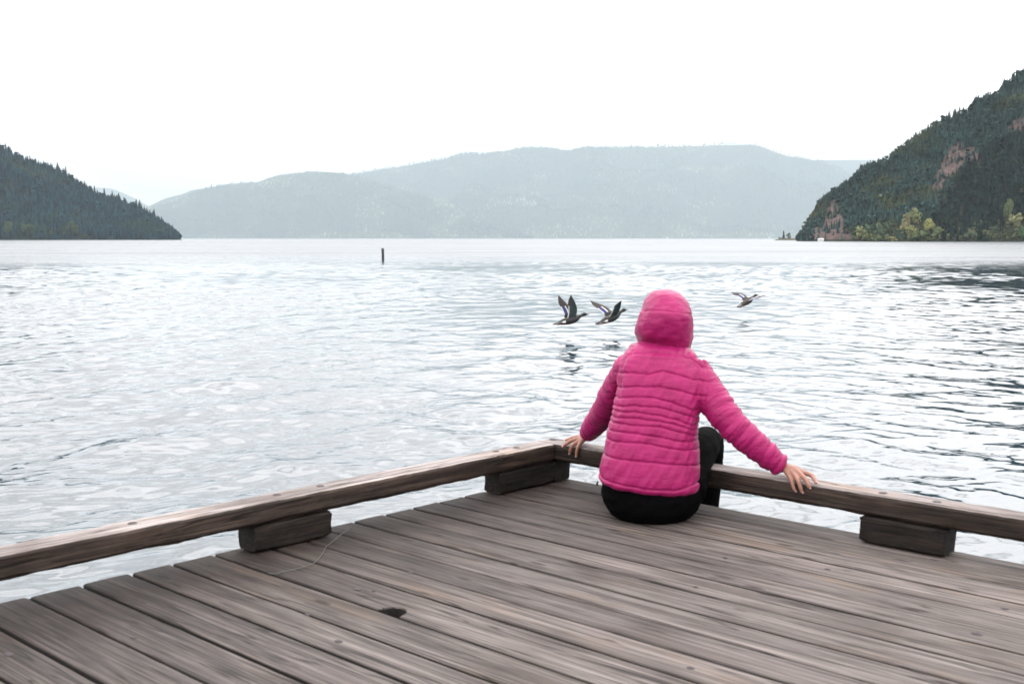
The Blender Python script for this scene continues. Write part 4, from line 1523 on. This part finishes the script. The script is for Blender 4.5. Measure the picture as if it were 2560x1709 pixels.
DM = dict(body=dm('grey_flank', (0.0109, 0.0102, 0.0107)), breast=dm('dark_breast', (0.0038, 0.0022, 0.0019)), head=dm('green_head', (0.0008, 0.0033, 0.0025), 0.35), ring=dm('white_ring', (0.0832, 0.0832, 0.0806)),
          bill=dm('olive_bill', (0.0203, 0.0203, 0.0092), 0.4), rump=dm('black_rump', (0.0037, 0.0041, 0.0044)), tail=dm('white_tail', (0.1552, 0.1516, 0.1478)), wing=dm('brown_wing', (0.0296, 0.0226, 0.0192)),
          prim=dm('dark_primaries', (0.045, 0.036, 0.031)), spec=dm('blue_speculum', (0.030, 0.032, 0.16), 0.35), bar=dm('white_bar', (0.70, 0.70, 0.68)), under=dm('grey_underwing', (0.032, 0.048, 0.048)),
          eye=dm('eye', (0.004, 0.004, 0.004), 0.2), hen=dm('hen_brown', (0.030, 0.021, 0.015)), foot=dm('orange_foot', (0.35, 0.11, 0.03)))
DK = list(DM.keys())


def duck(name, loc, yaw, pitch, roll, left, right, label, hen=False, neck=0.0, scale=1.0):
    """left/right: (raise angle, sweep, tip fold) of each wing; x forward, y left, z up."""
    mb = MB()
    mi = lambda k: DK.index(k)
    nz = neck
    secs = [(-0.285, -0.018, .014, .004, 'tail'), (-0.245, -0.014, .030, .011, 'tail'), (-0.205, -0.008, .038, .022, 'rump'), (-0.17, -0.004, .046, .034, 'rump'), (-0.12, -0.004, .058, .048, 'body'), (-0.06, -0.003, .067, .058, 'body'),
            (0.0, 0.000, .069, .061, 'body'), (0.05, 0.006, .064, .058, 'body'), (0.09, 0.014, .052, .049, 'breast'), (0.122, 0.024 + nz * .3, .037, .037, 'breast'), (0.147, 0.034 + nz * .6, .0265, .028, 'breast'),
            (0.157, 0.037 + nz * .7, .0245, .0255, 'ring'), (0.166, 0.040 + nz * .8, .0235, .0245, 'head'), (0.19, 0.046 + nz, .0245, .027, 'head'), (0.212, 0.050 + nz, .0260, .0310, 'head'), (0.236, 0.050 + nz, .0235, .0275, 'head'), (0.252, 0.046 + nz, .0160, .0190, 'head'),
            (0.262, 0.042 + nz, .0115, .0115, 'bill'), (0.285, 0.037 + nz, .0115, .0065, 'bill'), (0.306, 0.034 + nz, .0110, .0045, 'bill'), (0.312, 0.033 + nz, .006, .003, 'bill')]
    n = 16
    V, F, M_ = [], [], []
    for (x, z, w, h_, k) in secs:
        for q in range(n):
            a = 2 * math.pi * q / n
            V.append((x, w * math.cos(a), z + h_ * math.sin(a)))
    for i in range(len(secs) - 1):
        for q in range(n):
            F.append((i * n + q, (i + 1) * n + q, (i + 1) * n + (q + 1) % n, i * n + (q + 1) % n))
            k = secs[i][4]
            a = math.sin(2 * math.pi * (q + .5) / n)
            if hen:
                k = 'hen' if k in ('body', 'breast', 'head', 'ring', 'rump') else k
            else:
                if i in (2, 3) and abs(a) < .55: k = 'tail' if i == 2 else 'bar'
                if i in (0, 1) and a > .5: k = 'rump'
                if k == 'body' and a > 0.75: k = 'prim'
            M_.append(mi(k))
    F.append(tuple(range(n))); M_.append(mi('tail'))
    F.append(tuple(reversed(range((len(secs) - 1) * n, len(secs) * n)))); M_.append(mi('bill'))
    b = len(mb.v)
    mb.v += V; mb.t += [(1, 1, 1)] * len(V)
    mb.f += [[b + i for i in f] for f in F]; mb.m += M_
    # curled tail feathers fanned out
    for k in range(-3, 4):
        y = k * 0.010
        mb.add([(-0.22, y - .008, -0.006), (-0.22, y + .008, -0.006), (-0.315 + abs(k) * .012, y * 1.9 + .005, -0.022), (-0.315 + abs(k) * .012, y * 1.9 - .005, -0.022), (-0.22, y, 0.003), (-0.30, y * 1.8, -0.017)],
               [(0, 3, 2, 1), (0, 4, 5, 3), (1, 2, 5, 4), (3, 5, 2)], mi('hen' if hen else 'tail' if abs(k) > 1 else 'rump'))
    # eyes
    for s in (-1, 1):
        ev, ef = ellipsoid((0.226, s * 0.0235, 0.056 + nz), (.0042, .002, .0042), 8, 6)
        mb.add(ev, ef, mi('eye'))
    # tucked feet
    for s in (-1, 1):
        fv, ff = tube_geo([(-0.13, s * .02, -.048), (-0.20, s * .022, -.036), (-0.235, s * .024, -.032)], [.006, .005, .007], 6)
        mb.add(fv, ff, mi('foot'))
    # wings
    for side, (up, sweep, fold) in ((1, left), (-1, right)):
        ns, nc = 22, 9
        span = 0.355
        top, bot = [], []
        P = Vector((0.055, 0.045 * side, 0.040)); ang = up
        for i in range(ns + 1):
            s_ = i / ns
            if s_ <= 0.42: a_here = up
            else: a_here = up + fold * (s_ - 0.42) / 0.58
            if i:
                ds = span / ns
                P = P + Vector((0, side * math.cos(a_here) * ds, math.sin(a_here) * ds))
            lead = 0.035 * math.sin(min(s_ / 0.42, 1) * math.pi / 2) - 0.13 * max(s_ - 0.42, 0) ** 1.35 - sweep * s_ * 0.40
            chord = 0.142 * (1 - 0.05 * s_) if s_ < 0.5 else 0.1349 * max(1 - ((s_ - 0.5) / 0.5) ** 1.75, 0.055)
            if s_ > 0.45:
                chord *= 1 - 0.09 * (i % 2)          # separate flight feather tips
            nrm = Vector((0, -side * math.sin(a_here), math.cos(a_here)))
            for c in range(nc + 1):
                t = c / nc
                x = lead - chord * t
                camber = 0.018 * math.sin(math.pi * min(t * 1.15, 1)) * (1 - .5 * s_)
                th = 0.0085 * (1 - t) ** 0.8 * (1 - 0.75 * s_) + 0.0009
                c0 = Vector((P.x + x, P.y, P.z)) + nrm * camber
                top.append(c0 + nrm * th); bot.append(c0 - nrm * th)
        V = top + bot
        F, M_ = [], []
        w = nc + 1; off = len(top)
        for i in range(ns):
            s_ = (i + .5) / ns
            for c in range(nc):
                t = (c + .5) / nc
                k = 'wing'
                if s_ > 0.52: k = 'wing' if t < 0.55 else 'prim'
                if 0.13 < s_ < 0.50:
                    if 0.56 < t < 0.88: k = 'spec'
                    elif t >= 0.88: k = 'bar' if t > 0.92 else 'prim'
                    elif 0.44 < t <= 0.52: k = 'bar'
                if s_ < 0.13 and t > 0.45: k = 'body' if not hen else 'hen'
                u = 'under'
                if s_ > 0.55 and t > 0.4: u = 'prim' if i % 2 else 'wing'
                if s_ < 0.55 and t > 0.88: u = 'bar'
                a, b2, c2, d = i * w + c, i * w + c + 1, (i + 1) * w + c + 1, (i + 1) * w + c
                q = (a, b2, c2, d); qb = (off + a, off + d, off + c2, off + b2)
                if side < 0: q, qb = q[::-1], qb[::-1]
                F.append(q); M_.append(mi(k)); F.append(qb); M_.append(mi(u))
        for i in range(ns):      # close leading and trailing edges
            for c in (0, nc):
                a, d = i * w + c, (i + 1) * w + c
                F.append((a, d, off + d, off + a)); M_.append(mi('wing' if c == 0 else 'prim' if i > ns * .5 else 'bar'))
        for i in (0, ns):
            for c in range(nc):
                a, b2 = i * w + c, i * w + c + 1
                F.append((a, b2, off + b2, off + a)); M_.append(mi('wing'))
        b = len(mb.v)
        mb.v += [tuple(v_) for v_ in V]; mb.t += [(1, 1, 1)] * len(V)
        mb.f += [[b + i for i in f] for f in F]; mb.m += M_
    o = mb.build(name, [DM[k] for k in DK], None, True)
    bm = bmesh.new(); bm.from_mesh(o.data); bmesh.ops.recalc_face_normals(bm, faces=bm.faces); bm.to_mesh(o.data); bm.free()
    o.location = loc
    o.scale = (scale,) * 3
    o.rotation_euler = Matrix.Rotation(yaw, 3, 'Z').to_4x4().to_3x3().to_euler()
    o.rotation_euler = (Matrix.Rotation(yaw, 3, 'Z') @ Matrix.Rotation(-pitch, 3, 'Y') @ Matrix.Rotation(roll, 3, 'X')).to_euler()
    return tag(o, label, 'duck', 'ducks flying low over the lake')


duck('duck', (1.10, 21.0, -0.45), R(22), R(8), R(0), (R(74), 0.32, R(6)), (R(76), 0.10, R(8)), 'mallard flying with both wings raised straight up, leftmost of the ducks', scale=1.24)
duck('duck', (1.90, 21.5, -0.44), R(27), R(15), R(6), (R(42), 0.42, R(-14)), (R(56), -0.02, R(-26)), 'mallard flying with wings half raised, just left of the pink hood', neck=0.006, scale=1.24)
duck('duck', (5.48, 26.4, -0.40), R(30), R(20), R(8), (R(27), 0.26, R(-30)), (R(16), -0.30, R(4)), 'brown duck flying alone, right of the pink hood', hen=True, neck=-0.004, scale=1.12)

# ------------------------------------------------------------------ haze over the lake
def haze():
    m = bpy.data.materials.new('lake_haze')
    m.use_nodes = True
    nt = m.node_tree
    nt.nodes.clear()
    out = nt.nodes.new('ShaderNodeOutputMaterial')
    v = nt.nodes.new('ShaderNodeVolumePrincipled')
    v.inputs['Color'].default_value = (0.51, 0.595, 0.64, 1)
    v.inputs['Density'].default_value = 0.000085
    v.inputs['Anisotropy'].default_value = 0.0
    nt.links.new(v.outputs[0], out.inputs['Volume'])
    mb = MB()
    mb.box((-26000, -500, WATER_Z - 4), (26000, 23900, 1540))
    o = mb.build('haze', m)
    tag(o, 'pale blue-white haze lying over the lake and hills', 'haze', kind='stuff')


haze()
